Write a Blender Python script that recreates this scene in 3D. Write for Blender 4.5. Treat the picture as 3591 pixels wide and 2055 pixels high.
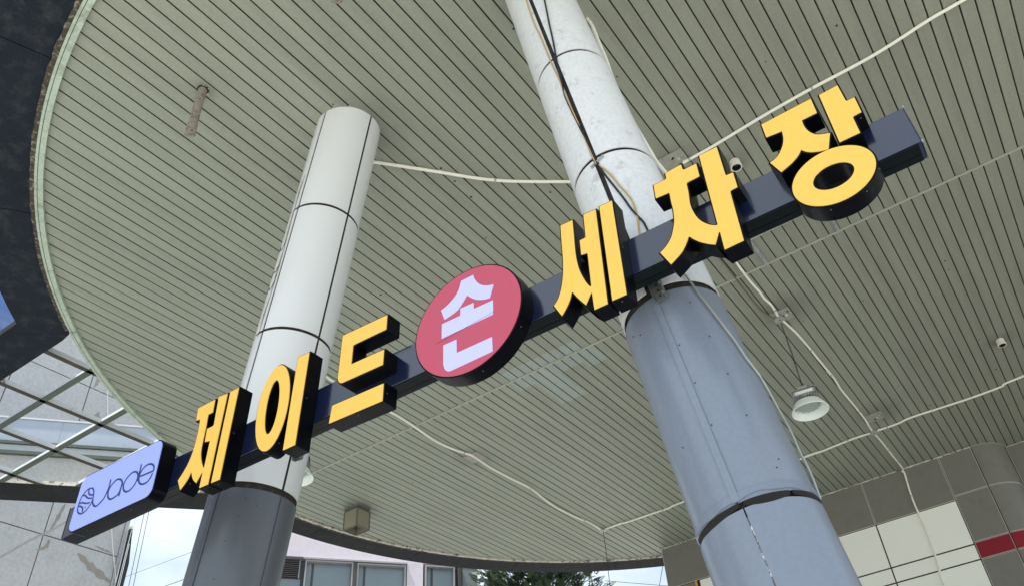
import bpy, bmesh, math, random
from mathutils import Vector, Matrix
from mathutils.geometry import tessellate_polygon
random.seed(7)
for o in list(bpy.data.objects): bpy.data.objects.remove(o)
SC = bpy.context.scene
COL = SC.collection

# ------------------------------------------------------------------ camera
CAM = Vector((0, 0, 1.6))
R = ((0.825607480458921, -0.41096880847493156, -0.38662246012223384),
     (0.5573863306043723, 0.4875127095953343, 0.6720504716451061),
     (-0.08770841844240038, -0.7703479710129126, 0.6315625360093987))
cd = bpy.data.cameras.new('camera'); cam = bpy.data.objects.new('camera', cd); COL.objects.link(cam)
cam.matrix_world = Matrix(((R[0][0], -R[0][1], -R[0][2], CAM.x), (R[1][0], -R[1][1], -R[1][2], CAM.y),
                           (R[2][0], -R[2][1], -R[2][2], CAM.z), (0, 0, 0, 1)))
cd.sensor_width = 36; cd.lens = 2893.906 / 3591 * 36
cd.shift_x = (1795.5 - 1928.43) / 3591; cd.shift_y = (1031.88 - 1027.5) / 3591
cd.clip_start = 0.05; cd.clip_end = 900
SC.camera = cam

# ------------------------------------------------------------------ world, sun, exposure
SUN_EL, SUN_AZ = math.radians(68), math.radians(-158)      # azimuth measured from +Y towards +X
w = bpy.data.worlds.new('World'); SC.world = w; w.use_nodes = True
nt = w.node_tree; N = nt.nodes; LK = nt.links; N.clear()
out = N.new('ShaderNodeOutputWorld'); bg = N.new('ShaderNodeBackground'); LK.new(bg.outputs[0], out.inputs[0])
sky = N.new('ShaderNodeTexSky'); sky.sky_type = 'NISHITA'; sky.sun_disc = False
sky.sun_elevation = SUN_EL; sky.sun_rotation = SUN_AZ; sky.air_density = 1.2; sky.dust_density = 2.0
tc = N.new('ShaderNodeTexCoord'); mp = N.new('ShaderNodeMapping'); mp.inputs['Scale'].default_value = (1, 1, 2.2)
LK.new(tc.outputs['Generated'], mp.inputs[0])
nz = N.new('ShaderNodeTexNoise'); nz.inputs['Scale'].default_value = 5.5; nz.inputs['Detail'].default_value = 8
nz.inputs['Roughness'].default_value = 0.55; LK.new(mp.outputs[0], nz.inputs['Vector'])
cr = N.new('ShaderNodeValToRGB'); cr.color_ramp.elements[0].position = 0.30; cr.color_ramp.elements[1].position = 0.62
cr.color_ramp.elements[0].color = (0.45, 0.45, 0.45, 1); cr.color_ramp.elements[1].color = (1, 1, 1, 1)
LK.new(nz.outputs[0], cr.inputs[0])
mx = N.new('ShaderNodeMix'); mx.data_type = 'RGBA'; LK.new(cr.outputs[0], mx.inputs[0]); LK.new(sky.outputs[0], mx.inputs[6])
mx.inputs[7].default_value = (6.0, 6.9, 7.7, 1)
LK.new(mx.outputs[2], bg.inputs[0]); bg.inputs[1].default_value = 0.10
sl = bpy.data.lights.new('sun', 'SUN'); sl.energy = 5.0; sl.angle = math.radians(2); sl.color = (1, 0.96, 0.90)
so = bpy.data.objects.new('sun', sl); COL.objects.link(so)
sd = Vector((math.sin(SUN_AZ) * math.cos(SUN_EL), math.cos(SUN_AZ) * math.cos(SUN_EL), math.sin(SUN_EL)))
so.rotation_euler = sd.to_track_quat('Z', 'Y').to_euler(); so.location = (0, -20, 30)
SC.view_settings.view_transform = 'Standard'; SC.view_settings.look = 'None'
SC.view_settings.exposure = 0.72; SC.view_settings.gamma = 1; SC.view_settings.use_curve_mapping = False
SC.render.engine = 'CYCLES'; SC.cycles.max_bounces = 8; SC.cycles.diffuse_bounces = 5

# ------------------------------------------------------------------ helpers
def V(*a): return Vector(a)
def mesh(name, verts, faces, mat, parent=None, smooth=False):
    me = bpy.data.meshes.new(name); me.from_pydata([tuple(v) for v in verts], [], faces)
    me.materials.append(mat)
    if smooth:
        for p in me.polygons: p.use_smooth = True
    me.update()
    o = bpy.data.objects.new(name, me); COL.objects.link(o)
    if parent: o.parent = parent
    return o
class MB:
    def __init__(s): s.v = []; s.f = []
    def add(s, vs, fs):
        b = len(s.v); s.v += [Vector(v) for v in vs]; s.f += [tuple(i + b for i in f) for f in fs]; return s
    def box(s, a, b):
        x0, y0, z0 = a; x1, y1, z1 = b
        return s.add([(x0,y0,z0),(x1,y0,z0),(x1,y1,z0),(x0,y1,z0),(x0,y0,z1),(x1,y0,z1),(x1,y1,z1),(x0,y1,z1)],
                     [(0,3,2,1),(4,5,6,7),(0,1,5,4),(1,2,6,5),(2,3,7,6),(3,0,4,7)])
    def obox(s, p, q, w, h, up=V(0,0,1), c=0.0):
        """bar from p to q, width w sideways, height h along up; c lifts it along up"""
        p = Vector(p); q = Vector(q); d = (q - p).normalized(); sd_ = d.cross(up).normalized(); u = sd_.cross(d).normalized()
        vs = []
        for e in (p, q):
            for a, b in ((-1,-1),(1,-1),(1,1),(-1,1)): vs.append(e + sd_ * (a*w/2) + u * (b*h/2 + c))
        return s.add(vs, [(0,1,2,3),(7,6,5,4),(0,4,5,1),(1,5,6,2),(2,6,7,3),(3,7,4,0)])
    def tube(s, pts, r, n=10, cap=True):
        pts = [Vector(p) for p in pts]; rings = []; up = None
        for i, p in enumerate(pts):
            d = (pts[min(i+1, len(pts)-1)] - pts[max(i-1, 0)]).normalized()
            if up is None: up = V(0,0,1) if abs(d.z) < .9 else V(1,0,0)
            a = d.cross(up).normalized(); up = a.cross(d).normalized()
            rr = r[i] if isinstance(r, (list, tuple)) else r
            rings.append([p + (a*math.cos(t) + up*math.sin(t))*rr for t in (2*math.pi*k/n for k in range(n))])
        b = [v for q in rings for v in q]; f = []
        for i in range(len(rings)-1):
            for k in range(n):
                f.append((i*n+k, i*n+(k+1) % n, (i+1)*n+(k+1) % n, (i+1)*n+k))
        if cap: f += [tuple(range(n))[::-1], tuple((len(rings)-1)*n+k for k in range(n))]
        return s.add(b, f)
    def lathe(s, prof, n=32, c=(0,0,0), M=None, caps=True):
        vs = []
        for r_, z in prof:
            for k in range(n):
                t = 2*math.pi*k/n; vs.append(V(r_*math.cos(t), r_*math.sin(t), z))
        if M: vs = [M @ v for v in vs]
        vs = [v + Vector(c) for v in vs]
        f = [(i*n+k, i*n+(k+1) % n, (i+1)*n+(k+1) % n, (i+1)*n+k) for i in range(len(prof)-1) for k in range(n)]
        if caps: f.append(tuple(range(n))[::-1]); f.append(tuple((len(prof)-1)*n+k for k in range(n)))
        return s.add(vs, f)
    def prism(s, poly, fn, o0, o1):
        """extrude a 2-D polygon; fn(a, b, offset) gives the 3-D point"""
        n = len(poly); vs = [fn(a, b, o0) for a, b in poly] + [fn(a, b, o1) for a, b in poly]
        tri = tessellate_polygon([[Vector((a, b, 0)) for a, b in poly]])
        f = [tuple(t) for t in tri] + [tuple(i + n for i in t[::-1]) for t in tri]
        f += [(i, (i+1) % n, (i+1) % n + n, i + n) for i in range(n)]
        return s.add(vs, f)
    def build(s, name, mat, parent=None, smooth=False, bevel=0):
        o = mesh(name, s.v, s.f, mat, parent)
        bm = bmesh.new(); bm.from_mesh(o.data); bmesh.ops.recalc_face_normals(bm, faces=bm.faces)
        if bevel: bmesh.ops.bevel(bm, geom=bm.edges[:], offset=bevel, segments=2, profile=.6, affect='EDGES', clamp_overlap=True)
        bm.to_mesh(o.data); bm.free()
        if smooth:
            o.data.polygons.foreach_set('use_smooth', [True]*len(o.data.polygons))
            try: o.data.set_sharp_from_angle(angle=math.radians(35))
            except Exception: pass
        return o
def tag(o, label=None, cat=None, group=None, kind=None):
    if label: o['label'] = label
    if cat: o['category'] = cat
    if group: o['group'] = group
    if kind: o['kind'] = kind
    return o
def empty(name, loc=(0,0,0), rot=None):
    o = bpy.data.objects.new(name, None); COL.objects.link(o); o.location = loc; o.empty_display_size = .1
    if rot: o.rotation_mode = 'QUATERNION'; o.rotation_quaternion = rot
    return o
def catmull(P, n=5):
    P = [Vector(p) for p in P]; Q = [2*P[0]-P[1]] + P + [2*P[-1]-P[-2]]; o = []
    for i in range(1, len(Q)-2):
        a, b, c, d = Q[i-1:i+3]
        for k in range(n):
            t = k/n; o.append(.5*((2*b)+(c-a)*t+(2*a-5*b+4*c-d)*t*t+(3*b-a-3*c+d)*t**3))
    return o + [P[-1]]

# ------------------------------------------------------------------ materials
def material(name, col, rough=.6, metal=0., var=.12, scale=3., dark=None, dscale=8., dpos=(.55,.75), damt=.7, bump=0., bscale=60.,
             spec=.5, emit=0., coat=0., stretch=(1,1,1), fine=None):
    m = bpy.data.materials.new(name); m.use_nodes = True; nt = m.node_tree; n = nt.nodes; L = nt.links
    b = n['Principled BSDF']; b.inputs['Roughness'].default_value = rough; b.inputs['Metallic'].default_value = metal
    b.inputs['Specular IOR Level'].default_value = spec; b.inputs['Coat Weight'].default_value = coat
    tc = n.new('ShaderNodeTexCoord'); mp = n.new('ShaderNodeMapping'); mp.inputs['Scale'].default_value = stretch
    L.new(tc.outputs['Object'], mp.inputs[0])
    nz = n.new('ShaderNodeTexNoise'); nz.inputs['Scale'].default_value = scale; nz.inputs['Detail'].default_value = 6
    L.new(mp.outputs[0], nz.inputs['Vector'])
    hs = n.new('ShaderNodeMix'); hs.data_type = 'RGBA'; L.new(nz.outputs[0], hs.inputs[0])
    hs.inputs[6].default_value = tuple(c*(1-var) for c in col) + (1,); hs.inputs[7].default_value = tuple(min(1, c*(1+var)) for c in col) + (1,)
    last = hs.outputs[2]
    if dark:
        z2 = n.new('ShaderNodeTexNoise'); z2.inputs['Scale'].default_value = dscale; z2.inputs['Detail'].default_value = 9
        z2.inputs['Roughness'].default_value = .7; L.new(mp.outputs[0], z2.inputs['Vector'])
        r = n.new('ShaderNodeMapRange'); r.inputs[1].default_value = dpos[0]; r.inputs[2].default_value = dpos[1]; r.inputs[4].default_value = damt
        L.new(z2.outputs[0], r.inputs[0])
        x = n.new('ShaderNodeMix'); x.data_type = 'RGBA'; L.new(r.outputs[0], x.inputs[0]); L.new(last, x.inputs[6]); x.inputs[7].default_value = tuple(dark) + (1,)
        last = x.outputs[2]
    if fine:
        z3 = n.new('ShaderNodeTexNoise'); z3.inputs['Scale'].default_value = fine[1]; z3.inputs['Detail'].default_value = 4; L.new(tc.outputs['Object'], z3.inputs['Vector'])
        r3 = n.new('ShaderNodeMapRange'); r3.inputs[1].default_value = .35; r3.inputs[2].default_value = .65; r3.inputs[3].default_value = 1-fine[0]; r3.inputs[4].default_value = 1+fine[0]
        L.new(z3.outputs[0], r3.inputs[0])
        vm = n.new('ShaderNodeVectorMath'); vm.operation = 'SCALE'; L.new(last, vm.inputs[0]); L.new(r3.outputs[0], vm.inputs['Scale']); last = vm.outputs[0]
    L.new(last, b.inputs['Base Color'])
    if emit: L.new(last, b.inputs['Emission Color']); b.inputs['Emission Strength'].default_value = emit
    if bump:
        bz = n.new('ShaderNodeTexNoise'); bz.inputs['Scale'].default_value = bscale; bz.inputs['Detail'].default_value = 3; L.new(mp.outputs[0], bz.inputs['Vector'])
        bn = n.new('ShaderNodeBump'); bn.inputs['Strength'].default_value = bump; bn.inputs['Distance'].default_value = .01
        L.new(bz.outputs[0], bn.inputs['Height']); L.new(bn.outputs[0], b.inputs['Normal'])
    return m, n, L, b, last
def M_(*a, **k): return material(*a, **k)[0]

# ceiling planks: sage paint, soot near fixtures, leftover blue-grey paint beside the divider
def plank_material():
    m, n, L, b, last = material('plank_paint', (.262,.276,.226), rough=.5, var=.07, scale=.8, dark=(.19,.19,.15), dscale=2.2, dpos=(.52,.85), damt=.35, fine=(.05, 45), bump=.03, bscale=25)
    tc = n.new('ShaderNodeTexCoord'); sp = n.new('ShaderNodeSeparateXYZ'); L.new(tc.outputs['Object'], sp.inputs[0])
    def math_(op, a, v=None, c=None):
        x = n.new('ShaderNodeMath'); x.operation = op
        for i, q in enumerate((a, v, c)):
            if q is None: continue
            if isinstance(q, (int, float)): x.inputs[i].default_value = q
            else: L.new(q, x.inputs[i])
        return x.outputs[0]
    # greener towards the open west edge, its brighter light put into the colour
    mr = n.new('ShaderNodeMapRange'); L.new(sp.outputs[0], mr.inputs[0]); mr.inputs[1].default_value = -7; mr.inputs[2].default_value = 0
    gm = n.new('ShaderNodeMix'); gm.data_type = 'RGBA'; gm.blend_type = 'MULTIPLY'; gm.inputs[0].default_value = 1
    gc = n.new('ShaderNodeMix'); gc.data_type = 'RGBA'; L.new(mr.outputs[0], gc.inputs[0])
    gc.inputs[6].default_value = (1.08,1.16,1.15,1); gc.inputs[7].default_value = (.97,.97,.95,1)
    L.new(last, gm.inputs[6]); L.new(gc.outputs[2], gm.inputs[7]); last = gm.outputs[2]
    nz = n.new('ShaderNodeTexNoise'); nz.inputs['Scale'].default_value = 14; L.new(tc.outputs['Object'], nz.inputs['Vector'])
    wob = math_('MULTIPLY_ADD', nz.outputs[0], .05, -.025)
    def boxmask(x0, x1, y0, y1):
        dx = math_('MULTIPLY', math_('GREATER_THAN', sp.outputs[0], x0), math_('LESS_THAN', sp.outputs[0], x1))
        yy = math_('ADD', sp.outputs[1], wob)
        return math_('MULTIPLY', dx, math_('MULTIPLY', math_('GREATER_THAN', yy, y0), math_('LESS_THAN', yy, y1)))
    mask = math_('MAXIMUM', boxmask(-4.25, -3.28, 6.10, 6.50), boxmask(-3.42, -3.19, 6.28, 6.62))
    mask = math_('MAXIMUM', mask, boxmask(-4.05, -3.72, 6.45, 7.05)); mask = math_('MULTIPLY', mask, .55)
    bl = n.new('ShaderNodeMix'); bl.data_type = 'RGBA'; L.new(mask, bl.inputs[0]); L.new(last, bl.inputs[6]); bl.inputs[7].default_value = (.34,.42,.41,1)
    L.new(bl.outputs[2], b.inputs['Base Color']); last = bl.outputs[2]
    # soot rings round fixtures
    for cx, cy, rr, am in ((-1.36,7.1,.42,.5), (-1.2,9.9,.42,.45), (-5.56,7.35,.36,.5), (-7.55,7.45,.36,.55), (.37,9.26,.22,.45), (-.93,4.88,.2,.45), (-3.0,2.75,.42,.35), (-1.35,2.55,.38,.35), (-3.68,1.845,.12,.4), (-1.32,4.57,.3,.4)):
        px = math_('SUBTRACT', sp.outputs[0], cx); py = math_('SUBTRACT', sp.outputs[1], cy)
        d = math_('SQRT', math_('ADD', math_('MULTIPLY', px, px), math_('MULTIPLY', py, py)))
        q = n.new('ShaderNodeMapRange'); L.new(math_('ADD', d, math_('MULTIPLY', wob, 1.5)), q.inputs[0]); q.inputs[1].default_value = 0; q.inputs[2].default_value = rr; q.inputs[3].default_value = am; q.inputs[4].default_value = 0; q.interpolation_type = 'SMOOTHSTEP'
        s = n.new('ShaderNodeMix'); s.data_type = 'RGBA'; L.new(q.outputs[0], s.inputs[0]); L.new(last, s.inputs[6]); s.inputs[7].default_value = (.07,.07,.055,1)
        last = s.outputs[2]
    oi = n.new('ShaderNodeObjectInfo'); rr_ = n.new('ShaderNodeMapRange'); L.new(oi.outputs['Random'], rr_.inputs[0]); rr_.inputs[3].default_value = .955; rr_.inputs[4].default_value = 1.03
    vm = n.new('ShaderNodeVectorMath'); vm.operation = 'SCALE'; L.new(last, vm.inputs[0]); L.new(rr_.outputs[0], vm.inputs['Scale'])
    # water streaks along the planks
    mp = n.new('ShaderNodeMapping'); mp.inputs['Scale'].default_value = (9, .7, 1); L.new(tc.outputs['Object'], mp.inputs[0])
    sz = n.new('ShaderNodeTexNoise'); sz.inputs['Scale'].default_value = 1.3; sz.inputs['Detail'].default_value = 8; L.new(mp.outputs[0], sz.inputs['Vector'])
    sr = n.new('ShaderNodeMapRange'); L.new(sz.outputs[0], sr.inputs[0]); sr.inputs[1].default_value = .35; sr.inputs[2].default_value = .7; sr.inputs[3].default_value = 1.04; sr.inputs[4].default_value = .90
    v2 = n.new('ShaderNodeVectorMath'); v2.operation = 'SCALE'; L.new(vm.outputs[0], v2.inputs[0]); L.new(sr.outputs[0], v2.inputs['Scale'])
    L.new(v2.outputs[0], b.inputs['Base Color'])
    return m
MT = {}
MT['plank'] = plank_material()
MT['backing'] = M_('void_board', (.02,.02,.018), rough=.9)
MT['groove_shade'] = M_('plank_groove_shade', (.022,.023,.018), rough=.8)  # same painted metal as the planks; groove shade put into the colour
MT['strip'] = M_('divider_paint', (.38,.39,.32), rough=.5, dark=(.2,.19,.15), dscale=9, dpos=(.5,.8), damt=.5)
MT['trim'] = M_('trim_paint', (.40,.49,.40), rough=.6, dark=(.10,.10,.07), dscale=7, dpos=(.5,.72), damt=.75, fine=(.1,60), bump=.25, bscale=40)
MT['rust'] = M_('rusty_edge', (.055,.045,.034), rough=.95, var=.5, scale=20, dark=(.30,.29,.23), dscale=24, dpos=(.52,.62), damt=.7, bump=.8, bscale=50)
MT['peel'] = M_('peeling_white', (.62,.60,.52), rough=.8, var=.1, scale=8, dark=(.07,.045,.03), dscale=16, dpos=(.5,.6), damt=.9, bump=.6, bscale=60)
MT['soffit'] = M_('black_soffit_paint', (.007,.012,.021), rough=.75, spec=.25, var=.3, scale=2, dark=(.032,.037,.041), dscale=7, dpos=(.50,.68), damt=.8, bump=.1, bscale=40, fine=(.15, 60))
MT['soffit2'] = M_('black_soffit_dusty', (.016,.019,.021), rough=.8, spec=.25, var=.35, scale=2, dark=(.05,.05,.048), dscale=9, dpos=(.5,.8), damt=.7, bump=.25, bscale=25, stretch=(1,1,1))
MT['white_panel'] = M_('white_panel', (.70,.725,.735), rough=.18, var=.04, scale=2, dark=(.50,.49,.44), dscale=4, dpos=(.58,.85), damt=.5, stretch=(1,1,.45))
MT['white_dirty'] = M_('white_panel_dirty', (.72,.745,.76), rough=.28, var=.04, scale=2, dark=(.30,.27,.23), dscale=13, dpos=(.57,.70), damt=.5, stretch=(1,1,.8), fine=(.05,50))
MT['joint'] = M_('dark_sealant', (.026,.022,.018), rough=.85, var=.3, scale=20, dark=(.12,.10,.08), dscale=30, dpos=(.5,.7), damt=.6)
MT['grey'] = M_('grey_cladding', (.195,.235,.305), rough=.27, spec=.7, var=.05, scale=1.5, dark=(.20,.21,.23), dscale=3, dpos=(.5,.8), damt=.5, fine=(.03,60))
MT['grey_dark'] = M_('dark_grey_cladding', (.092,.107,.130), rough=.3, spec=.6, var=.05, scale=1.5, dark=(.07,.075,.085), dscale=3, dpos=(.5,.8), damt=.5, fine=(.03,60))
MT['grey_worn'] = M_('seam_worn', (.13,.13,.14), rough=.4, var=.4, scale=14, dark=(.85,.86,.88), dscale=22, dpos=(.50,.56), damt=.95, metal=.1)
MT['hole'] = M_('hole_black', (.01,.01,.01), rough=.9)
MT['beam'] = M_('navy_paint', (.006,.012,.040), rough=.17, spec=1.0, coat=.5, var=.06, scale=3)
MT['under'] = M_('underside_shade', (.004,.007,.009), rough=.4, spec=.15)  # dark reflection below the rail put into the colour
MT['black'] = M_('black_gloss', (.0022,.0028,.005), rough=.3, spec=.10, var=.2)
MT['yellow'] = M_('yellow_acrylic', (.86,.53,.09), rough=.38, var=.03, scale=5, dark=(.62,.38,.08), dscale=7, dpos=(.55,.85), damt=.35, stretch=(1,1,.3), fine=(.03,140), emit=.05)
MT['red'] = M_('red_acrylic', (.49,.070,.125), rough=.42, var=.02, scale=6, fine=(.02,140), emit=.04)
MT['lav'] = M_('white_acrylic', (.52,.54,.92), rough=.4, var=.02, emit=.08)
MT['face_lit'] = M_('panel_acrylic_lit', (.30,.37,.92), rough=.35, var=.05, scale=2.5, emit=.15)
MT['navy_print'] = M_('navy_print', (.022,.036,.12), rough=.5)
MT['steel'] = M_('galvanised', (.42,.44,.44), rough=.45, metal=.6, var=.15, scale=20, dark=(.2,.19,.17), dscale=15, dpos=(.55,.7), damt=.6)
MT['screw'] = M_('screw_head', (.10,.105,.11), rough=.5, metal=.3)
MT['strut'] = M_('strut_steel', (.16,.19,.175), rough=.5, metal=.4, var=.2, scale=30)
MT['conduit'] = M_('conduit_ivory', (.80,.79,.70), rough=.55, var=.06, scale=8)
MT['cable_b'] = M_('cable_black', (.012,.014,.022), rough=.45)
MT['cable_y'] = M_('cable_tan', (.52,.37,.17), rough=.5)
MT['cable_br'] = M_('cable_brown', (.16,.12,.06), rough=.6)
MT['lamp_white'] = M_('lamp_enamel', (.80,.88,.84), rough=.35, var=.04, scale=12, dark=(.45,.5,.47), dscale=14, dpos=(.5,.8), damt=.4)
MT['lens'] = M_('lamp_lens', (.34,.40,.37), rough=.25, var=.2, scale=25)
MT['alu'] = M_('cast_aluminium', (.35,.36,.35), rough=.5, metal=.3, var=.2, scale=20)
MT['lantern'] = M_('lantern_glass', (.26,.25,.18), rough=.3, var=.15, scale=6)
MT['lantern_f'] = M_('lantern_frame', (.14,.13,.115), rough=.5)
MT['box'] = M_('junction_box', (.36,.39,.37), rough=.4, var=.15, scale=25, metal=.3)
MT['plate'] = M_('dusty_plate', (.30,.30,.26), rough=.5, var=.2, scale=8, dark=(.12,.11,.09), dscale=20, dpos=(.5,.7), damt=.8)
MT['stub'] = M_('scaly_steel', (.27,.245,.20), rough=.9, var=.25, scale=25, dark=(.10,.08,.06), dscale=30, dpos=(.5,.6), damt=.8, bump=1, bscale=90)
MT['wgrey'] = M_('grey_wall_panel', (.175,.173,.15), rough=.4, var=.05, scale=2, dark=(.09,.09,.08), dscale=5, dpos=(.5,.8), damt=.5)
MT['wwhite'] = M_('white_wall_panel', (.84,.86,.79), rough=.42, var=.03, scale=2)
MT['wred'] = M_('red_wall_panel', (.22,.006,.02), rough=.3, var=.1, scale=3)
MT['wedge'] = M_('panel_bright_edge', (.66,.64,.56), rough=.6, var=.1, scale=10)
MT['ypaint'] = M_('yellow_sealant', (.60,.33,.04), rough=.7, var=.1, scale=10, bump=.5, bscale=30)
MT['conc'] = M_('render_grey', (.50,.505,.50), rough=.9, var=.10, scale=1.3, dark=(.30,.29,.26), dscale=2.8, dpos=(.5,.8), damt=.45, fine=(.07,18), bump=.2, bscale=30)
MT['stain'] = M_('water_stain', (.31,.285,.25), rough=.9, var=.25, scale=9, dark=(.33,.31,.27), dscale=8, dpos=(.45,.6), damt=.8)
MT['green'] = M_('green_steel', (.085,.11,.09), rough=.6, var=.15, scale=6, dark=(.09,.05,.03), dscale=9, dpos=(.6,.7), damt=.8, fine=(.1,40))
MT['rustbar'] = M_('dark_rusty_flange', (.05,.05,.04), rough=.8, var=.3, scale=9, dark=(.14,.075,.035), dscale=7, dpos=(.55,.68), damt=.8)
MT['greenpale'] = M_('pale_steel', (.58,.62,.64), rough=.6, var=.1, scale=6, dark=(.25,.12,.06), dscale=8, dpos=(.62,.68), damt=.85)
MT['weath'] = M_('rust_streaked_paint', (.50,.51,.49), rough=.7, var=.12, scale=3, dark=(.46,.29,.13), dscale=3.2, dpos=(.54,.70), damt=.7, stretch=(1,1,.08), fine=(.08,30))
MT['flash'] = M_('metal_flashing', (.42,.47,.54), rough=.35, metal=.25, var=.12, scale=4, dark=(.3,.32,.35), dscale=5, dpos=(.55,.75), damt=.5)
MT['pink'] = M_('pink_render', (.74,.67,.72), rough=.9, var=.05, scale=1, dark=(.40,.37,.40), dscale=1.6, dpos=(.6,.7), damt=.5, fine=(.03,12))
MT['dframe'] = M_('dark_frame', (.07,.062,.058), rough=.6)
MT['pframe'] = M_('pale_frame', (.36,.35,.35), rough=.5)
MT['glass'] = M_('window_film', (.21,.265,.285), rough=.25, var=.15, scale=1.5, spec=.6)
MT['curtain'] = M_('window_blind', (.24,.28,.30), rough=.8)
MT['blue'] = M_('blue_polycarbonate', (.16,.30,.72), rough=.3, var=.3, scale=6, dark=(.35,.45,.7), dscale=5, dpos=(.5,.7), damt=.7, stretch=(1,.15,1))
MT['ground'] = M_('concrete_forecourt', (.50,.49,.46), rough=.9, var=.10, scale=.25, dark=(.36,.35,.33), dscale=.5, dpos=(.5,.75), damt=.6, fine=(.08,9))
MT['roof'] = M_('roof_membrane', (.25,.25,.24), rough=.9)
MT['bark'] = M_('bark', (.10,.075,.05), rough=.9)
MT['leafa'] = M_('cypress_green', (.04,.075,.032), rough=.6, var=.3, scale=5)
MT['leafb'] = M_('cypress_dark', (.014,.03,.016), rough=.7, var=.3, scale=5)
MT['leafc'] = M_('cypress_light', (.075,.125,.04), rough=.6, var=.3, scale=5)

ZC = 6.6            # underside of the canopy planks
CC = V(-2.257, 6.84); RC = 6.0          # canopy circle
WY = 11.733         # face of the tiled wall

# ------------------------------------------------------------------ ground
g = MB(); g.box((-320, -320, -.3), (320, 320, 0)); tag(g.build('ground', MT['ground']), kind='structure')

# ------------------------------------------------------------------ canopy
canopy = empty('canopy', (CC.x, CC.y, 0)); tag(canopy, 'round forecourt canopy with sage green planked underside and black rim', 'canopy')
INV = Matrix.Translation((-CC.x, -CC.y, 0))
def cpart(mb, name, mat, smooth=False, label=None):
    mb.v = [v - V(CC.x, CC.y, 0) for v in mb.v]
    o = mb.build(name, mat, canopy, smooth)
    if label: o['label'] = label
    return o
PIT = .104087; DIVY = 6.29; GAP = .0098
def circ(x):
    d = RC*RC - (x-CC.x)**2
    return math.sqrt(d) if d > 0 else 0
def plank_range(y_lo, y_hi, ph):
    k0 = int(math.floor((CC.x-RC)/PIT)) - 1
    for k in range(k0, k0+120):
        x0 = k*PIT + ph + GAP/2; x1 = x0 + PIT - GAP
        if x1 < CC.x-RC+.02 or x0 > CC.x+RC-.02: continue
        xa, xb = max(x0, CC.x-RC+.01), min(x1, CC.x+RC-.01)
        ends = []
        for x in (xa, xb):
            h = circ(x); lo, hi = max(CC.y-h, y_lo), min(CC.y+h, y_hi); ends.append((x, lo, hi))
        if min(e[2]-e[1] for e in ends) < .05: continue
        yield ends
for lo, hi, ph in ((0, DIVY-.016, .034), (DIVY+.016, WY+.39, .056)):
    for (xa, a0, a1), (xb, b0, b1) in plank_range(lo, hi, ph):
        mb = MB(); c = .0035; dz = random.uniform(-.0012, .0012)
        z0 = ZC + dz; z1 = ZC + .016
        xm0, xm1 = xa + c, xb - c
        vs = []
        for (x, lo_, hi_, z) in ((xa, a0, a1, z1), (xa, a0, a1, z0 + c), (xm0, a0, a1, z0), (xm1, b0, b1, z0), (xb, b0, b1, z0 + c), (xb, b0, b1, z1)):
            vs += [(x, lo_, z), (x, hi_, z)]
        fs = [(2*i, 2*i+1, 2*i+3, 2*i+2) for i in range(5)] + [(10, 11, 1, 0), (0, 2, 4, 6, 8, 10), (1, 11, 9, 7, 5, 3)]
        mb.add(vs, fs)
        # planks keep world-space object coordinates so that the shared paint runs across them
        o = mb.build('plank', MT['plank'], None); o.data.materials.append(MT['groove_shade'])
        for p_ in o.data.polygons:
            if abs(p_.normal.z) < .2: p_.material_index = 1  # plank sides take the painted groove shade
        o.parent = canopy; o.matrix_parent_inverse = Matrix.Translation((-CC.x, -CC.y, 0))
mb = MB(); mb.box((-8.2, DIVY-.011, ZC-.007), (3.7, DIVY+.011, ZC+.004)); cpart(mb, 'divider_strip', MT['strip'])
mb = MB(); mb.lathe([(RC+.04, ZC+.0165), (RC+.04, ZC+.05)], 128, (CC.x, CC.y, 0)); cpart(mb, 'joint_backing', MT['groove_shade'])  # backing board coloured with the groove shade
mb = MB(); mb.lathe([(RC+.055, ZC+.052), (RC+.055, ZC+.95), (0.01, ZC+1.0)], 128, (CC.x, CC.y, 0)); cpart(mb, 'roof_deck', MT['roof'], True)
def arc(r0, r1, z0, z1, a0, a1, n, jit=None):
    mb = MB(); vs = []
    for i in range(n+1):
        t = a0 + (a1-a0)*i/n; j = jit() if jit else 0
        for r, z in ((r0, z0), (r1 + j, z0), (r1 + j, z1), (r0, z1)): vs.append((CC.x+r*math.cos(t), CC.y+r*math.sin(t), z))
    fs = [(4*i+k, 4*i+(k+1) % 4, 4*i+4+(k+1) % 4, 4*i+4+k) for i in range(n) for k in range(4)] + [(0,1,2,3), (4*n+3,4*n+2,4*n+1,4*n)]
    return mb.add(vs, fs)
A_ARM = math.atan2(2.87-CC.y, -6.87-CC.x) + 2*math.pi        # where the arm leaves the rim
A_BM = math.atan2(5.86-CC.y, -8.45-CC.x) + 2*math.pi         # where the straight fascia beam meets the rim
if A_BM > 2*math.pi: A_BM -= 2*math.pi
if A_ARM > 2*math.pi: A_ARM -= 2*math.pi
A_W0 = math.atan2(WY-.0-CC.y, -5.25-CC.x) - .15                    # far end at the tiled wall
cpart(arc(RC-.004, RC+.062, ZC-.028, ZC+.045, A_BM-.02, A_ARM+.01, 60), 'rim_trim', MT['trim'], False, 'pale green flange along the open lattice side')
cpart(arc(RC-.004, RC+.056, ZC-.028, ZC+.045, A_ARM+.012, A_ARM+2.9, 160), 'rim_trim', MT['trim'], False, 'pale green flange inside the black rim')
cpart(arc(RC+.057, RC+.09, ZC-.020, ZC+.05, A_ARM+.012, A_ARM+2.9, 320, lambda: random.uniform(-.006,.006)), 'rust_line', MT['rust'])
cpart(arc(RC+.016, RC+.05, ZC-.018, ZC+.03, A_W0, A_BM-.03, 200, lambda: random.uniform(-.008,.006)), 'rim_trim', MT['peel'], False, 'peeling white flange at the far side')
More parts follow.
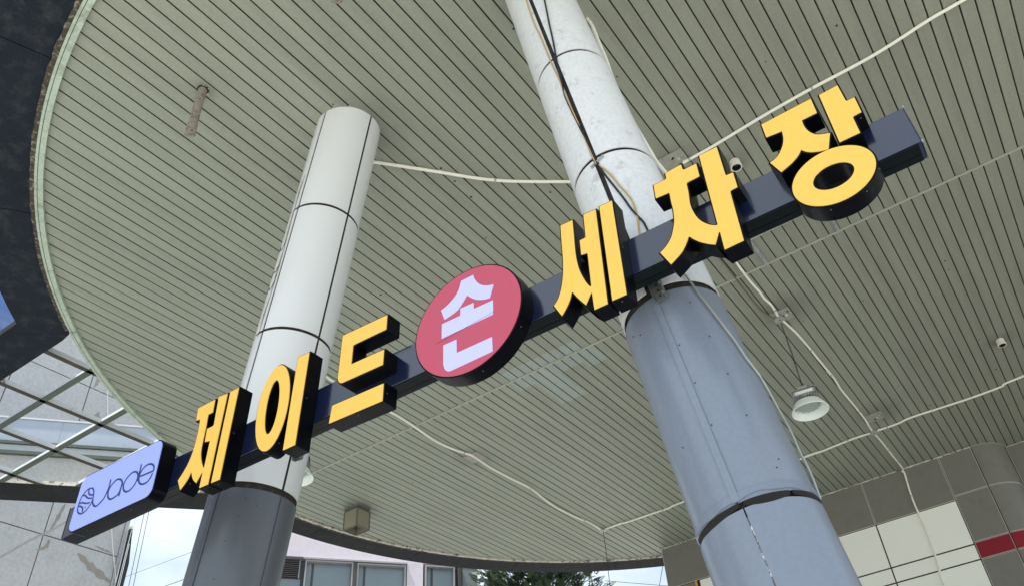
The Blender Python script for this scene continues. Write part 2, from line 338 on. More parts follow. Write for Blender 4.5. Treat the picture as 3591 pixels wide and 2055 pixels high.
cpart(arc(RC+.056, RC+.095, ZC-.012, ZC+.05, A_W0, A_BM-.03, 240, lambda: random.uniform(-.012,.012)), 'rust_line', MT['rust'])
def ring_panels(a0, a1, n, mat, r0):
    for i in range(n):
        b0 = a0 + (a1-a0)*i/n + .0006; b1 = a0 + (a1-a0)*(i+1)/n - .0006
        cpart(arc(r0, 6.49, ZC, ZC+.03, b0, b1, 14), 'soffit_panel', mat)
ring_panels(A_ARM, A_ARM+2.9, 11, MT['soffit'], 6.088)
ring_panels(A_W0, A_BM, 5, MT['soffit2'], 6.092)
for a0, a1 in ((A_ARM, A_ARM+2.9), (A_W0, A_BM)):
    cpart(arc(6.07, 6.485, ZC+.032, ZC+.95, a0, a1, 60), 'rim_body', MT['soffit'])
mb = MB(); mb.box((-14.0, 2.49, ZC+.002), (-7.0, 2.89, ZC+.07)); cpart(mb, 'rim_arm', MT['soffit'], False, 'straight black arm leaving the rim')
pj = [(-6.868,2.872),(-7.205,2.58),(-7.205,2.8895),(-7.0,2.8895)]
mb = MB(); mb.add([(x, y, ZC-.0015) for x, y in pj] + [(x, y, ZC+.07) for x, y in pj], [(0,1,2,3),(7,6,5,4),(0,4,5,1),(1,5,6,2),(2,6,7,3),(3,7,4,0)]); cpart(mb, 'arm_joint', MT['soffit'])
cpart(arc(RC+.033, RC+.037, ZC-.0288, ZC-.0282, A_BM-.02, A_ARM+2.9, 200), 'trim_groove', MT['joint'])
# fastener holes in the planks
HOLES = DATA_HOLES = None
DATA = {'jang':([[(-0.4405,3.9116),(-0.2524,3.916),(-0.2535,3.8404),(-0.3088,3.84),(-0.3092,3.8342),(-0.3096,3.8276),(-0.31,3.8207),(-0.31,3.8139),(-0.3097,3.8073),(-0.3091,3.8007),(-0.3082,3.7941),(-0.307,3.7876),(-0.3054,3.7812),(-0.3034,3.7749),(-0.3011,3.7687),(-0.2983,3.7628),(-0.2952,3.7571),(-0.2917,3.7514),(-0.2878,3.7462),(-0.2835,3.7416),(-0.2787,3.7378),(-0.2734,3.7347),(-0.268,3.7319),(-0.2627,3.7293),(-0.2575,3.7267),(-0.2523,3.7243),(-0.2473,3.7221),(-0.2429,3.7202),(-0.268,3.6565),(-0.2728,3.6578),(-0.2784,3.6592),(-0.2842,3.6608),(-0.2901,3.6629),(-0.2961,3.6653),(-0.3023,3.6682),(-0.3085,3.6713),(-0.3143,3.6746),(-0.3197,3.6781),(-0.3248,3.6818),(-0.3297,3.6857),(-0.3342,3.69),(-0.3385,3.695),(-0.3424,3.7006),(-0.3461,3.706),(-0.3493,3.7108),(-0.3517,3.7074),(-0.3543,3.7036),(-0.3573,3.6996),(-0.3608,3.6957),(-0.3648,3.6919),(-0.3693,3.6881),(-0.3741,3.6843),(-0.3794,3.6806),(-0.3851,3.6772),(-0.3911,3.6738),(-0.3976,3.6706),(-0.4046,3.6674),(-0.4124,3.6642),(-0.4209,3.661),(-0.4293,3.658),(-0.4366,3.6553),(-0.4593,3.7172),(-0.4549,3.7183),(-0.4499,3.7195),(-0.4446,3.721),(-0.4394,3.7232),(-0.4342,3.7261),(-0.429,3.7295),(-0.4238,3.7336),(-0.4187,3.7384),(-0.4138,3.7443),(-0.4089,3.751),(-0.4044,3.7581),(-0.4004,3.7647),(-0.3971,3.771),(-0.3943,3.7771),(-0.392,3.783),(-0.3899,3.789),(-0.3883,3.7949),(-0.387,3.8007),(-0.3861,3.8065),(-0.3852,3.8123),(-0.3845,3.8182),(-0.384,3.8243),(-0.3836,3.83),(-0.3832,3.8351),(-0.4408,3.8425)],[(-0.2212,3.9131),(-0.1542,3.9159),(-0.1524,3.8301),(-0.1492,3.8238),(-0.1233,3.8237),(-0.1246,3.7473),(-0.1534,3.7454),(-0.156,3.7395),(-0.157,3.663),(-0.2258,3.6635)]],[-0.288,3.5386,0.1372,0.1147],[-0.2879,3.5351,0.0692,0.0513]),'cha':[[(-0.8898,3.8806),(-0.8418,3.8793),(-0.8348,3.8829),(-0.8342,3.9111),(-0.7681,3.9144),(-0.7671,3.89),(-0.7618,3.8821),(-0.7117,3.8817),(-0.7129,3.8161),(-0.7638,3.8149),(-0.7676,3.8067),(-0.7678,3.7979),(-0.7681,3.788),(-0.7684,3.7772),(-0.7691,3.7656),(-0.7704,3.7529),(-0.7721,3.7391),(-0.7737,3.7252),(-0.7746,3.7124),(-0.7747,3.7012),(-0.7743,3.6909),(-0.7734,3.6809),(-0.7719,3.6703),(-0.7699,3.6587),(-0.7673,3.6465),(-0.7642,3.6346),(-0.7607,3.6238),(-0.7569,3.6145),(-0.7525,3.6061),(-0.7479,3.5985),(-0.7431,3.5913),(-0.738,3.5845),(-0.7327,3.5782),(-0.7272,3.5725),(-0.722,3.5676),(-0.7168,3.5636),(-0.7116,3.5603),(-0.7067,3.5575),(-0.7024,3.555),(-0.6983,3.5597),(-0.6907,3.9125),(-0.6203,3.9124),(-0.6212,3.7634),(-0.6195,3.756),(-0.5932,3.7541),(-0.5948,3.682),(-0.6197,3.6803),(-0.6241,3.6731),(-0.6311,3.4435),(-0.6999,3.4419),(-0.698,3.5216),(-0.7026,3.5257),(-0.7267,3.4801),(-0.731,3.4829),(-0.7358,3.486),(-0.741,3.4896),(-0.7465,3.4937),(-0.7525,3.4986),(-0.7589,3.5041),(-0.7654,3.51),(-0.7714,3.5159),(-0.7771,3.5221),(-0.7826,3.5285),(-0.7877,3.535),(-0.7924,3.5412),(-0.7965,3.5472),(-0.8003,3.5532),(-0.8036,3.5588),(-0.8066,3.5637),(-0.8109,3.5653),(-0.8144,3.5592),(-0.8184,3.5522),(-0.8228,3.5449),(-0.8275,3.5378),(-0.8323,3.531),(-0.8372,3.5243),(-0.843,3.5176),(-0.8505,3.5108),(-0.8609,3.5035),(-0.8734,3.4958),(-0.886,3.4885),(-0.8968,3.4821),(-0.9249,3.5512),(-0.9187,3.5546),(-0.9116,3.5584),(-0.9042,3.5628),(-0.8972,3.568),(-0.8905,3.574),(-0.8839,3.5807),(-0.8776,3.5883),(-0.8717,3.5968),(-0.8664,3.6067),(-0.8614,3.6179),(-0.857,3.6293),(-0.8532,3.6397),(-0.8501,3.6487),(-0.8478,3.657),(-0.8459,3.6652),(-0.8441,3.6742),(-0.8426,3.6843),(-0.8413,3.6951),(-0.8402,3.7061),(-0.8395,3.7168),(-0.8391,3.7271),(-0.8392,3.7372),(-0.8393,3.7474),(-0.8392,3.7579),(-0.8389,3.7693),(-0.8384,3.7813),(-0.8379,3.7928),(-0.8375,3.8029),(-0.8399,3.8092),(-0.8932,3.8139)]],'se':[[(-1.3075,3.9138),(-1.2535,3.9107),(-1.2542,3.8926),(-1.255,3.872),(-1.2559,3.8503),(-1.2568,3.8287),(-1.2579,3.8069),(-1.2592,3.7844),(-1.2603,3.7624),(-1.2609,3.7419),(-1.2608,3.7233),(-1.2604,3.7058),(-1.2596,3.6896),(-1.2583,3.6744),(-1.2567,3.6608),(-1.2546,3.6485),(-1.2522,3.6368),(-1.2494,3.6249),(-1.246,3.612),(-1.2422,3.5989),(-1.2382,3.5864),(-1.2344,3.5755),(-1.2308,3.5666),(-1.2274,3.5592),(-1.2241,3.5528),(-1.2212,3.547),(-1.2138,3.5455),(-1.2123,3.5807),(-1.2081,3.7061),(-1.2117,3.7117),(-1.2353,3.7163),(-1.2326,3.7882),(-1.208,3.7887),(-1.2051,3.7933),(-1.2,3.9097),(-1.1461,3.9059),(-1.1621,3.4384),(-1.2155,3.4384),(-1.2151,3.5154),(-1.22,3.5189),(-1.2477,3.4761),(-1.2525,3.4837),(-1.258,3.4925),(-1.2636,3.5015),(-1.2686,3.51),(-1.273,3.5178),(-1.2771,3.5254),(-1.2808,3.5326),(-1.2841,3.5392),(-1.287,3.5451),(-1.2895,3.5504),(-1.2917,3.5551),(-1.2937,3.5594),(-1.2994,3.5623),(-1.3018,3.5554),(-1.3044,3.5475),(-1.3074,3.5393),(-1.3109,3.5315),(-1.315,3.5242),(-1.3195,3.5171),(-1.3244,3.51),(-1.3294,3.5032),(-1.335,3.4962),(-1.3409,3.4893),(-1.3468,3.4828),(-1.3518,3.477),(-1.3792,3.5362),(-1.3743,3.5411),(-1.3687,3.5466),(-1.363,3.5528),(-1.3577,3.5601),(-1.3529,3.5686),(-1.3484,3.578),(-1.3441,3.5883),(-1.34,3.5994),(-1.3363,3.611),(-1.3328,3.6234),(-1.3296,3.6368),(-1.3266,3.6514),(-1.3238,3.6677),(-1.3212,3.6854),(-1.3189,3.7038),(-1.3171,3.7219),(-1.3157,3.7396),(-1.3149,3.7573),(-1.3142,3.775),(-1.3135,3.7924),(-1.3127,3.8098),(-1.3119,3.8272),(-1.3111,3.8441),(-1.3104,3.8599),(-1.3096,3.8748),(-1.3088,3.889),(-1.3081,3.9022)],[(-1.126,3.9111),(-1.0715,3.9091),(-1.0836,3.4416),(-1.1403,3.4424)]],'son':([-1.7862,3.6713,0.2635,0.2545],[[(-1.8097,3.8856),(-1.7455,3.886),(-1.7447,3.8812),(-1.7438,3.8759),(-1.7426,3.87),(-1.7405,3.8635),(-1.7374,3.856),(-1.7336,3.8478),(-1.7292,3.8394),(-1.7247,3.8319),(-1.7201,3.8253),(-1.7151,3.8192),(-1.7098,3.8135),(-1.7041,3.8082),(-1.6977,3.8033),(-1.6907,3.7988),(-1.6835,3.7947),(-1.6762,3.7911),(-1.6686,3.7881),(-1.6605,3.7855),(-1.6528,3.7833),(-1.646,3.7813),(-1.6679,3.7219),(-1.6734,3.723),(-1.6796,3.7241),(-1.6864,3.7255),(-1.6935,3.7276),(-1.7012,3.7303),(-1.7096,3.7336),(-1.718,3.7374),(-1.726,3.7416),(-1.7333,3.7463),(-1.7402,3.7515),(-1.747,3.7571),(-1.7538,3.7633),(-1.7609,3.7705),(-1.768,3.7785),(-1.7748,3.7864),(-1.7808,3.7933),(-1.7841,3.7889),(-1.7876,3.7841),(-1.7918,3.7787),(-1.797,3.7727),(-1.8034,3.7655),(-1.8108,3.7572),(-1.8187,3.7492),(-1.8268,3.7427),(-1.835,3.7382),(-1.8435,3.7348),(-1.8522,3.7323),(-1.8612,3.73),(-1.8708,3.7279),(-1.881,3.7264),(-1.8909,3.7252),(-1.8995,3.724),(-1.9174,3.7813),(-1.9104,3.7833),(-1.9025,3.7854),(-1.8939,3.7881),(-1.885,3.7919),(-1.8751,3.7972),(-1.8643,3.8035),(-1.8539,3.8105),(-1.8449,3.8175),(-1.8378,3.8243),(-1.8318,3.8313),(-1.8266,3.8387),(-1.8221,3.8468),(-1.8181,3.8562),(-1.8149,3.8666),(-1.8122,3.8768)],[(-1.9129,3.7068),(-1.818,3.7057),(-1.8162,3.7409),(-1.7489,3.7384),(-1.7496,3.7062),(-1.6535,3.7038),(-1.6565,3.6324),(-1.9148,3.6326)],[(-1.9064,3.5954),(-1.8396,3.594),(-1.84,3.5277),(-1.6676,3.5263),(-1.6682,3.4576),(-1.8702,3.4552),(-1.8739,3.456),(-1.8781,3.4568),(-1.8824,3.458),(-1.8864,3.46),(-1.8902,3.4632),(-1.8939,3.4671),(-1.8974,3.4716),(-1.9003,3.4764),(-1.9026,3.482),(-1.9043,3.4883),(-1.9058,3.4945),(-1.9072,3.4998)]]),'deu':[[(-2.4812,3.9153),(-2.2193,3.9056),(-2.2213,3.8301),(-2.4133,3.8331),(-2.4165,3.7277),(-2.2286,3.7215),(-2.2312,3.6471),(-2.4622,3.6528),(-2.4653,3.6542),(-2.469,3.6556),(-2.4727,3.6574),(-2.4759,3.6597),(-2.4787,3.6626),(-2.4813,3.666),(-2.4835,3.6699),(-2.4854,3.674),(-2.4867,3.6787),(-2.4877,3.6839),(-2.4884,3.6891),(-2.489,3.6936)],[(-2.5078,3.5537),(-2.2216,3.5453),(-2.2242,3.4635),(-2.5181,3.472)]],'i':([[(-2.7623,3.9205),(-2.6916,3.9182),(-2.7134,3.4422),(-2.7829,3.4419)]],[-2.8912,3.7049,0.1009,0.226],[-2.8945,3.707,0.0413,0.1443]),'je':[[(-3.4452,3.9189),(-3.3264,3.9207),(-3.3252,3.8494),(-3.3561,3.8491),(-3.3576,3.839),(-3.357,3.8246),(-3.3564,3.8083),(-3.3558,3.791),(-3.3555,3.7736),(-3.3557,3.7555),(-3.3563,3.7365),(-3.3569,3.7181),(-3.3573,3.702),(-3.3576,3.6889),(-3.3578,3.678),(-3.3578,3.6679),(-3.3572,3.6576),(-3.3559,3.6468),(-3.3541,3.6362),(-3.3518,3.6257),(-3.3489,3.6153),(-3.3452,3.6047),(-3.3408,3.5942),(-3.3361,3.584),(-3.3315,3.5745),(-3.3269,3.5658),(-3.3221,3.5578),(-3.3175,3.5504),(-3.3135,3.5438),(-3.3064,3.5422),(-3.3012,3.6831),(-3.3389,3.6906),(-3.3408,3.761),(-3.3007,3.7614),(-3.2956,3.7685),(-3.2987,3.9251),(-3.2376,3.9198),(-3.2563,3.4424),(-3.3122,3.4434),(-3.3096,3.518),(-3.3188,3.5212),(-3.3449,3.4793),(-3.3506,3.4846),(-3.3572,3.4905),(-3.3639,3.4969),(-3.3697,3.5033),(-3.3745,3.5099),(-3.3787,3.5169),(-3.3823,3.5237),(-3.3853,3.5297),(-3.3876,3.5348),(-3.3892,3.5392),(-3.3905,3.5432),(-3.3917,3.5467),(-3.3998,3.5517),(-3.4035,3.5437),(-3.4074,3.5345),(-3.4122,3.5249),(-3.4181,3.5157),(-3.4262,3.5068),(-3.4358,3.4978),(-3.4454,3.4892),(-3.4538,3.4818),(-3.4842,3.5376),(-3.4781,3.545),(-3.471,3.5532),(-3.4637,3.5622),(-3.4567,3.5717),(-3.45,3.5815),(-3.4434,3.5918),(-3.4371,3.6028),(-3.4314,3.6146),(-3.4265,3.6275),(-3.422,3.6413),(-3.4182,3.6556),(-3.415,3.6701),(-3.4124,3.6847),(-3.4105,3.6995),(-3.409,3.7147),(-3.4079,3.73),(-3.4072,3.746),(-3.4069,3.7625),(-3.407,3.7786),(-3.4073,3.7936),(-3.408,3.8073),(-3.4091,3.8202),(-3.4103,3.832),(-3.4113,3.8425),(-3.4181,3.8456),(-3.4414,3.8487)],[(-3.2162,3.9194),(-3.1591,3.9202),(-3.1797,3.4398),(-3.2338,3.4413)]],'jade':{'J':[[(-4.0518,3.7397),(-4.051,3.7323),(-4.0501,3.7247),(-4.0494,3.7173),(-4.0491,3.7104),(-4.0491,3.7046),(-4.0492,3.6996),(-4.05,3.6942),(-4.0515,3.6871),(-4.0541,3.6772),(-4.0575,3.6654),(-4.0616,3.6537),(-4.0661,3.6442),(-4.0712,3.6373),(-4.0769,3.6322),(-4.0831,3.628),(-4.0896,3.6242),(-4.0967,3.6203),(-4.1044,3.6167),(-4.1122,3.6142),(-4.1196,3.6135),(-4.1267,3.6153),(-4.1336,3.619),(-4.1401,3.6238),(-4.146,3.6288),(-4.1514,3.6344),(-4.1563,3.6408),(-4.1604,3.6471),(-4.1631,3.6523),(-4.164,3.656),(-4.1635,3.6587),(-4.1623,3.6611),(-4.1614,3.6637)]],'a':[[(-3.9553,3.7024),(-3.9603,3.7067),(-3.9656,3.7099),(-3.9711,3.7125),(-3.9767,3.7146),(-3.9824,3.7166),(-3.9882,3.7182),(-3.9942,3.7189),(-4.0007,3.7181),(-4.0082,3.7153),(-4.0164,3.711),(-4.0243,3.7058),(-4.0309,3.7002),(-4.0361,3.6942),(-4.0404,3.6876),(-4.0434,3.6804),(-4.0449,3.6728),(-4.0445,3.6643),(-4.0425,3.655),(-4.0394,3.6459),(-4.0353,3.6379),(-4.0302,3.6309),(-4.0239,3.6246),(-4.0169,3.6194),(-4.0098,3.6157),(-4.0023,3.6137),(-3.9945,3.6133),(-3.9865,3.614),(-3.9787,3.6152),(-3.9709,3.6169),(-3.9628,3.6192),(-3.9555,3.6225),(-3.9497,3.6271),(-3.9461,3.6338),(-3.9441,3.6421),(-3.9429,3.6506),(-3.9416,3.6579),(-3.9397,3.6632),(-3.9378,3.6673),(-3.9367,3.6714),(-3.9372,3.6762),(-3.9401,3.6826),(-3.9446,3.6897),(-3.95,3.6967)],[(-3.9406,3.6854),(-3.9405,3.6664),(-3.9405,3.6474),(-3.9404,3.6285),(-3.9404,3.6095)]],'d':[[(-3.8279,3.6962),(-3.8317,3.7006),(-3.8361,3.7046),(-3.8411,3.7081),(-3.8468,3.7108),(-3.8532,3.7131),(-3.8605,3.7149),(-3.8681,3.7157),(-3.8759,3.715),(-3.8844,3.7126),(-3.8933,3.7087),(-3.9019,3.7038),(-3.909,3.6985),(-3.9146,3.6926),(-3.9192,3.686),(-3.9226,3.679),(-3.9245,3.6719),(-3.9246,3.6644),(-3.9233,3.6566),(-3.9208,3.6489),(-3.9173,3.6418),(-3.9128,3.635),(-3.9071,3.6284),(-3.9007,3.6226),(-3.8938,3.6182),(-3.8863,3.6151),(-3.878,3.6132),(-3.8697,3.6126),(-3.8618,3.6133),(-3.8544,3.6157),(-3.8472,3.6197),(-3.8405,3.6245),(-3.8348,3.6295),(-3.8301,3.6347),(-3.8262,3.6404),(-3.8232,3.6463),(-3.8209,3.6522),(-3.8193,3.658),(-3.8185,3.6638),(-3.8184,3.6696),(-3.819,3.6752),(-3.8202,3.6808),(-3.8222,3.6863),(-3.8247,3.6915)],[(-3.814,3.7407),(-3.8132,3.7172),(-3.8124,3.6937),(-3.8116,3.6702),(-3.8108,3.6468)]],'e':[[(-3.702,3.6522),(-3.7039,3.6464),(-3.7056,3.6406),(-3.7076,3.635),(-3.7107,3.6298),(-3.7149,3.625),(-3.72,3.6205),(-3.7258,3.6166),(-3.7322,3.6139),(-3.7396,3.6125),(-3.7479,3.612),(-3.7565,3.6125),(-3.7644,3.6141),(-3.7719,3.6168),(-3.7791,3.6206),(-3.7858,3.6252),(-3.7916,3.6304),(-3.7965,3.6362),(-3.8006,3.6428),(-3.8039,3.6499),(-3.8061,3.657),(-3.8074,3.6642),(-3.8078,3.6717),(-3.8071,3.6792),(-3.8053,3.6863),(-3.8022,3.6934),(-3.7978,3.7004),(-3.7925,3.7067),(-3.7866,3.7116),(-3.7798,3.7151),(-3.7721,3.7174),(-3.7641,3.7186),(-3.7563,3.7189),(-3.7486,3.7181),(-3.7408,3.7162),(-3.7333,3.7135),(-3.7263,3.7102),(-3.7197,3.7061),(-3.7134,3.7012),(-3.7079,3.6959),(-3.7036,3.6902),(-3.701,3.6842),(-3.6997,3.6777),(-3.699,3.6711),(-3.698,3.6645)],[(-3.6977,3.6636),(-3.7231,3.6648),(-3.7484,3.666),(-3.7738,3.6672),(-3.7992,3.6683)]],'logo':[[(-4.2045,3.7428),(-4.198,3.7393),(-4.1923,3.7346),(-4.1873,3.7292),(-4.1829,3.7233),(-4.1791,3.717),(-4.176,3.7101),(-4.1734,3.7027),(-4.1714,3.6951),(-4.1697,3.687),(-4.1685,3.6783),(-4.1679,3.6697),(-4.1683,3.6619),(-4.1697,3.655),(-4.172,3.6487),(-4.175,3.6428),(-4.1785,3.6374),(-4.1824,3.6323),(-4.1869,3.6276),(-4.1919,3.6234),(-4.1972,3.6197),(-4.203,3.6164),(-4.2093,3.6135),(-4.2158,3.6113),(-4.2222,3.61),(-4.2285,3.6096),(-4.2348,3.6102),(-4.2411,3.6115),(-4.2472,3.6136),(-4.2534,3.6165),(-4.2596,3.6203),(-4.2654,3.6247),(-4.2704,3.6293),(-4.2745,3.6342),(-4.278,3.6395),(-4.2808,3.6452),(-4.2829,3.6513),(-4.2842,3.6579),(-4.2848,3.6651),(-4.2849,3.6725),(-4.2846,3.68),(-4.2842,3.6877),(-4.2835,3.6958),(-4.2822,3.7037),(-4.28,3.7109),(-4.2768,3.7175),(-4.2728,3.7235),(-4.2681,3.729),(-4.263,3.7338),(-4.2576,3.738),(-4.2517,3.7416),(-4.2454,3.7444),(-4.2384,3.7461),(-4.2303,3.7468),(-4.2213,3.7465),(-4.2123,3.7452)],[(-4.2263,3.7412),(-4.2258,3.7365),(-4.2255,3.7318),(-4.2247,3.7271),(-4.2226,3.7224),(-4.2187,3.7173),(-4.2135,3.712),(-4.2076,3.7071),(-4.2016,3.7032),(-4.1956,3.7005),(-4.1893,3.6988),(-4.1828,3.6975),(-4.1764,3.696)],[(-4.2663,3.7206),(-4.2622,3.7198),(-4.2582,3.7192),(-4.254,3.7182),(-4.2496,3.7163),(-4.245,3.7131),(-4.2401,3.709),(-4.2351,3.7045),(-4.2299,3.7004),(-4.2247,3.6966),(-4.2194,3.6928),(-4.2137,3.6893),(-4.2075,3.6861),(-4.2005,3.6835),(-4.1929,3.6812),(-4.1851,3.6791),(-4.1774,3.677)],[(-4.2766,3.6794),(-4.2722,3.6795),(-4.268,3.6797),(-4.2632,3.6796),(-4.2572,3.6783),(-4.2493,3.6752),(-4.2401,3.6708),(-4.2304,3.6662),(-4.221,3.6624),(-4.2121,3.66),(-4.2033,3.6581),(-4.1945,3.6566),(-4.1857,3.6549)],[(-4.2806,3.6666),(-4.2735,3.6637),(-4.2662,3.6609),(-4.2592,3.6579),(-4.2529,3.6544),(-4.2473,3.6502),(-4.2421,3.6454),(-4.2377,3.6405),(-4.2343,3.6356),(-4.2324,3.6309),(-4.2317,3.6262),(-4.2314,3.6214),(-4.2309,3.6167)],[(-4.2175,3.6401),(-4.216,3.6393),(-4.2145,3.6386),(-4.213,3.6378),(-4.2115,3.637)]]},'cond':{'main':[(1.009,4.499),(0.757,4.51),(0.552,4.537),(0.342,4.558),(0.131,4.562),(-0.083,4.559),(-0.305,4.563),(-0.537,4.573),(-0.778,4.59),(-1.028,4.608),(-1.267,4.613)],'AB':[(-3.205,3.063),(-3.02,3.284),(-2.846,3.496),(-2.669,3.713),(-2.47,3.911),(-2.12,4.197)],'C':[(-1.432,6.038),(-1.439,6.212),(-1.44,6.426),(-1.432,6.631),(-1.436,6.76),(-1.422,6.882),(-1.426,7.003),(-1.439,7.132)],'C2':[(-1.427,7.234),(-1.407,7.418),(-1.393,7.596),(-1.383,7.951),(-1.381,8.212),(-1.372,8.675),(-1.384,8.495),(-1.371,8.682),(-1.388,8.964),(-1.387,9.203),(-1.384,9.418),(-1.382,9.656),(-1.383,9.937),(-1.394,10.12),(-1.401,10.272)],'D1':[(-1.401,10.413),(-1.393,10.585),(-1.39,10.928),(-1.394,11.225),(-1.382,10.942),(-1.391,11.199),(-1.388,11.361),(-1.388,11.569),(-1.393,11.741)],'E1':[(-1.443,10.334),(-1.658,10.319),(-1.886,10.336),(-2.137,10.358),(-2.336,10.338),(-2.23,10.354),(-4.162,10.397),(-4.447,10.434),(-4.732,10.424),(-5.122,10.413),(-5.238,10.387),(-5.502,10.391)],'F1':[(-1.341,10.328),(-1.258,10.334),(-1.074,10.335),(-0.905,10.3),(-0.516,10.324),(-0.186,10.345),(0.191,10.332),(0.23,10.291),(0.466,10.264)],'G1':[(-5.546,10.346),(-5.536,10.02),(-5.578,9.749),(-5.604,9.253),(-5.573,8.867),(-5.53,8.512),(-5.554,8.11),(-5.567,7.685),(-5.544,7.292),(-5.561,7.205),(-5.623,6.938),(-5.64,6.653),(-5.607,6.297),(-5.591,6.045),(-5.592,5.854),(-5.617,5.059),(-5.607,4.903)],'H1':[(-1.537,5.881),(-1.534,6.013),(-1.536,6.221),(-1.539,6.354),(-1.541,6.516),(-1.543,6.743),(-1.537,6.928),(-1.509,7.047),(-1.484,7.146)]},'wallcond':[(-1.392,6.527),(-1.412,6.292),(-1.419,6.094),(-1.414,5.956),(-1.403,5.701),(-1.405,5.455),(-1.411,5.345),(-1.43,5.131),(-1.441,4.945)],'J':[(-1.439,7.163),(-1.393,10.328),(-5.527,10.384)],'plates':[[(-1.356,9.842),(-1.192,9.843),(-1.179,10.08),(-1.351,10.096)],[(-1.51,7.045),(-1.3,7.035),(-1.302,7.275),(-1.509,7.268)],[(-5.67,7.234),(-5.439,7.24),(-5.446,7.47),(-5.681,7.467)],[(-1.415,4.51),(-1.241,4.509),(-1.223,4.63),(-1.399,4.632)]],'holes':[(-0.334,4.121),(0.198,4.15),(0.202,7.406),(0.2,7.575),(0.185,8.649),(0.189,9.08),(-0.648,7.487),(0.217,9.882),(-1.263,7.404),(-1.647,2.779),(-2.846,3.445),(-2.848,3.622),(-2.308,4.211),(-1.277,3.558),(-2.854,3.841),(-3.06,4.31),(-4.283,4.298),(-2.854,3.84),(-0.83,9.641),(-0.627,10.187),(-0.404,10.427),(-1.873,9.796),(-2.194,10.521),(-1.764,10.192),(-5.188,7.674),(-6.564,7.33),(-6.979,7.824),(-3.744,7.496),(-3.061,2.487)],'stubs':[(-3.673,1.84)]}
for x, y in DATA['holes']:
    r = random.uniform(.005, .010)
    mb = MB(); mb.lathe([(r, ZC-.0042), (r*.9, ZC-.0022)], 10, (x, y, 0)); cpart(mb, 'fastener_hole', MT['hole'])

# ------------------------------------------------------------------ open lattice beside the canopy
lat = empty('steel_lattice', (-8.5, 3.7, ZC)); tag(lat, 'open green steel lattice beside the canopy rim, rust marked', 'lattice')
def lbar(p, q, wd=.06):
    mb = MB(); mb.obox(V(*p, ZC+.045)-V(-8.5,3.7,ZC), V(*q, ZC+.045)-V(-8.5,3.7,ZC), .016, .062)
    o = mb.build('lattice_bar', MT['greenpale'], lat); along_y = abs(p[0]-q[0]) < .01
    m2 = MB(); d = (V(*q)-V(*p)).normalized(); sx = V(-d.y, d.x, 0)
    m2.obox(V(*p, ZC+.008)-V(-8.5,3.7,ZC), V(*q, ZC+.008)-V(-8.5,3.7,ZC), wd, .008); m2.build('bar_flange', MT['rustbar' if along_y else 'green'], o)
def xc(y):   # rim outer x on the west side
    return CC.x - math.sqrt((RC+.062)**2 - (y-CC.y)**2)
def yb(x):   # straight fascia beam line, its inner face
    return 4.019 + (x+10.045)*.785/.62
def xb_(y): return -10.045 + (y-4.019)*.62/.785
for y in (3.35, 4.0, 4.65, 5.3): lbar((xc(y)-.004, y), (max(-12, xb_(y)+.03) if y > 3.9 else xb_(y)+.03, y), .065)
for x in (-7.29, -8.09, -8.93, -9.76):
    y1 = yb(x) - .03
    if x > -8.2: y1 = CC.y - math.sqrt(max(0, (RC+.062)**2 - (x-CC.x)**2)) if x > -8.3 else y1
    lbar((x, 2.89), (x, y1 - .004), .05)

# ------------------------------------------------------------------ straight fascia beam with rusty face
bd = V(.62, .785, 0).normalized(); bn = V(bd.y, -bd.x, 0)        # bn points to the viewer side
B0 = V(-10.045, 4.019, 0)
fb = empty('fascia_beam', B0 + V(0,0,ZC)); tag(fb, 'weathered grey fascia beam with rust streaks and black underside behind the lattice', 'beam')
def fpart(name, mat, s0, s1, n0, n1, z0, z1):
    mb = MB(); vs = []
    for z in (z0, z1):
        for s_, n_ in ((s0,n0),(s1,n0),(s1,n1),(s0,n1)): vs.append(bd*s_ + bn*n_ + V(0,0,z-ZC))
    mb.add(vs, [(0,3,2,1),(4,5,6,7),(0,1,5,4),(1,2,6,5),(2,3,7,6),(3,0,4,7)]); return mb.build(name, mat, fb)
L0, L1 = -5.0, 2.25
fpart('web', MT['weath'], L0, L1, -.02, 0, ZC+.06, ZC+.385)
fpart('lower_flange', MT['peel'], L0, L1, -.03, .03, ZC+.012, ZC+.058)
for i in range(4):
    a = L0 + (L1+.12-L0)*i/4; b = L0 + (L1+.12-L0)*(i+1)/4 - .003
    fpart('soffit_panel', MT['soffit2'], a, b, -.42, .028, ZC-.002, ZC+.01)
fpart('beam_core', MT['soffit'], L0, L1, -.41, -.022, ZC+.012, ZC+.36)
fpart('upper_flange', MT['green'], L0, L1, -.03, .045, ZC+.387, ZC+.43)
fpart('shelf', MT['greenpale'], L0, L1, -.10, -.06, ZC+.432, ZC+.56)
fpart('shelf_lip', MT['green'], L0, L1, -.12, -.03, ZC+.562, ZC+.60)
for i in range(4):
    a = L0 + (L1+.0-L0)*i/4; b = L0 + (L1-L0)*(i+1)/4 - .006
    fpart('flashing_sheet', MT['flash'], a, b, -.10, -.085, ZC+.602, ZC+.93)
fpart('flashing_cap', MT['greenpale'], L0, L1, -.13, -.07, ZC+.932, ZC+.955)

# ------------------------------------------------------------------ blue corrugated awning behind the rim
mb = MB(); n = 90; vs = []; fs = []
for i in range(n+1):
    x = -13 + 5.3*i/n; z = 7.8 + .02*math.sin(i*1.6)
    vs += [(x, .4, z), (x, 3.15, z), (x, .4, z+.006), (x, 3.15, z+.006)]
for i in range(n):
    a = 4*i; fs += [(a, a+1, a+5, a+4), (a+2, a+6, a+7, a+3), (a, a+4, a+6, a+2), (a+1, a+3, a+7, a+5)]
mb.add(vs, fs); tag(mb.build('corrugated_awning', MT['blue'], None, True), 'blue corrugated sheet showing beyond the black rim at the left edge', 'awning')

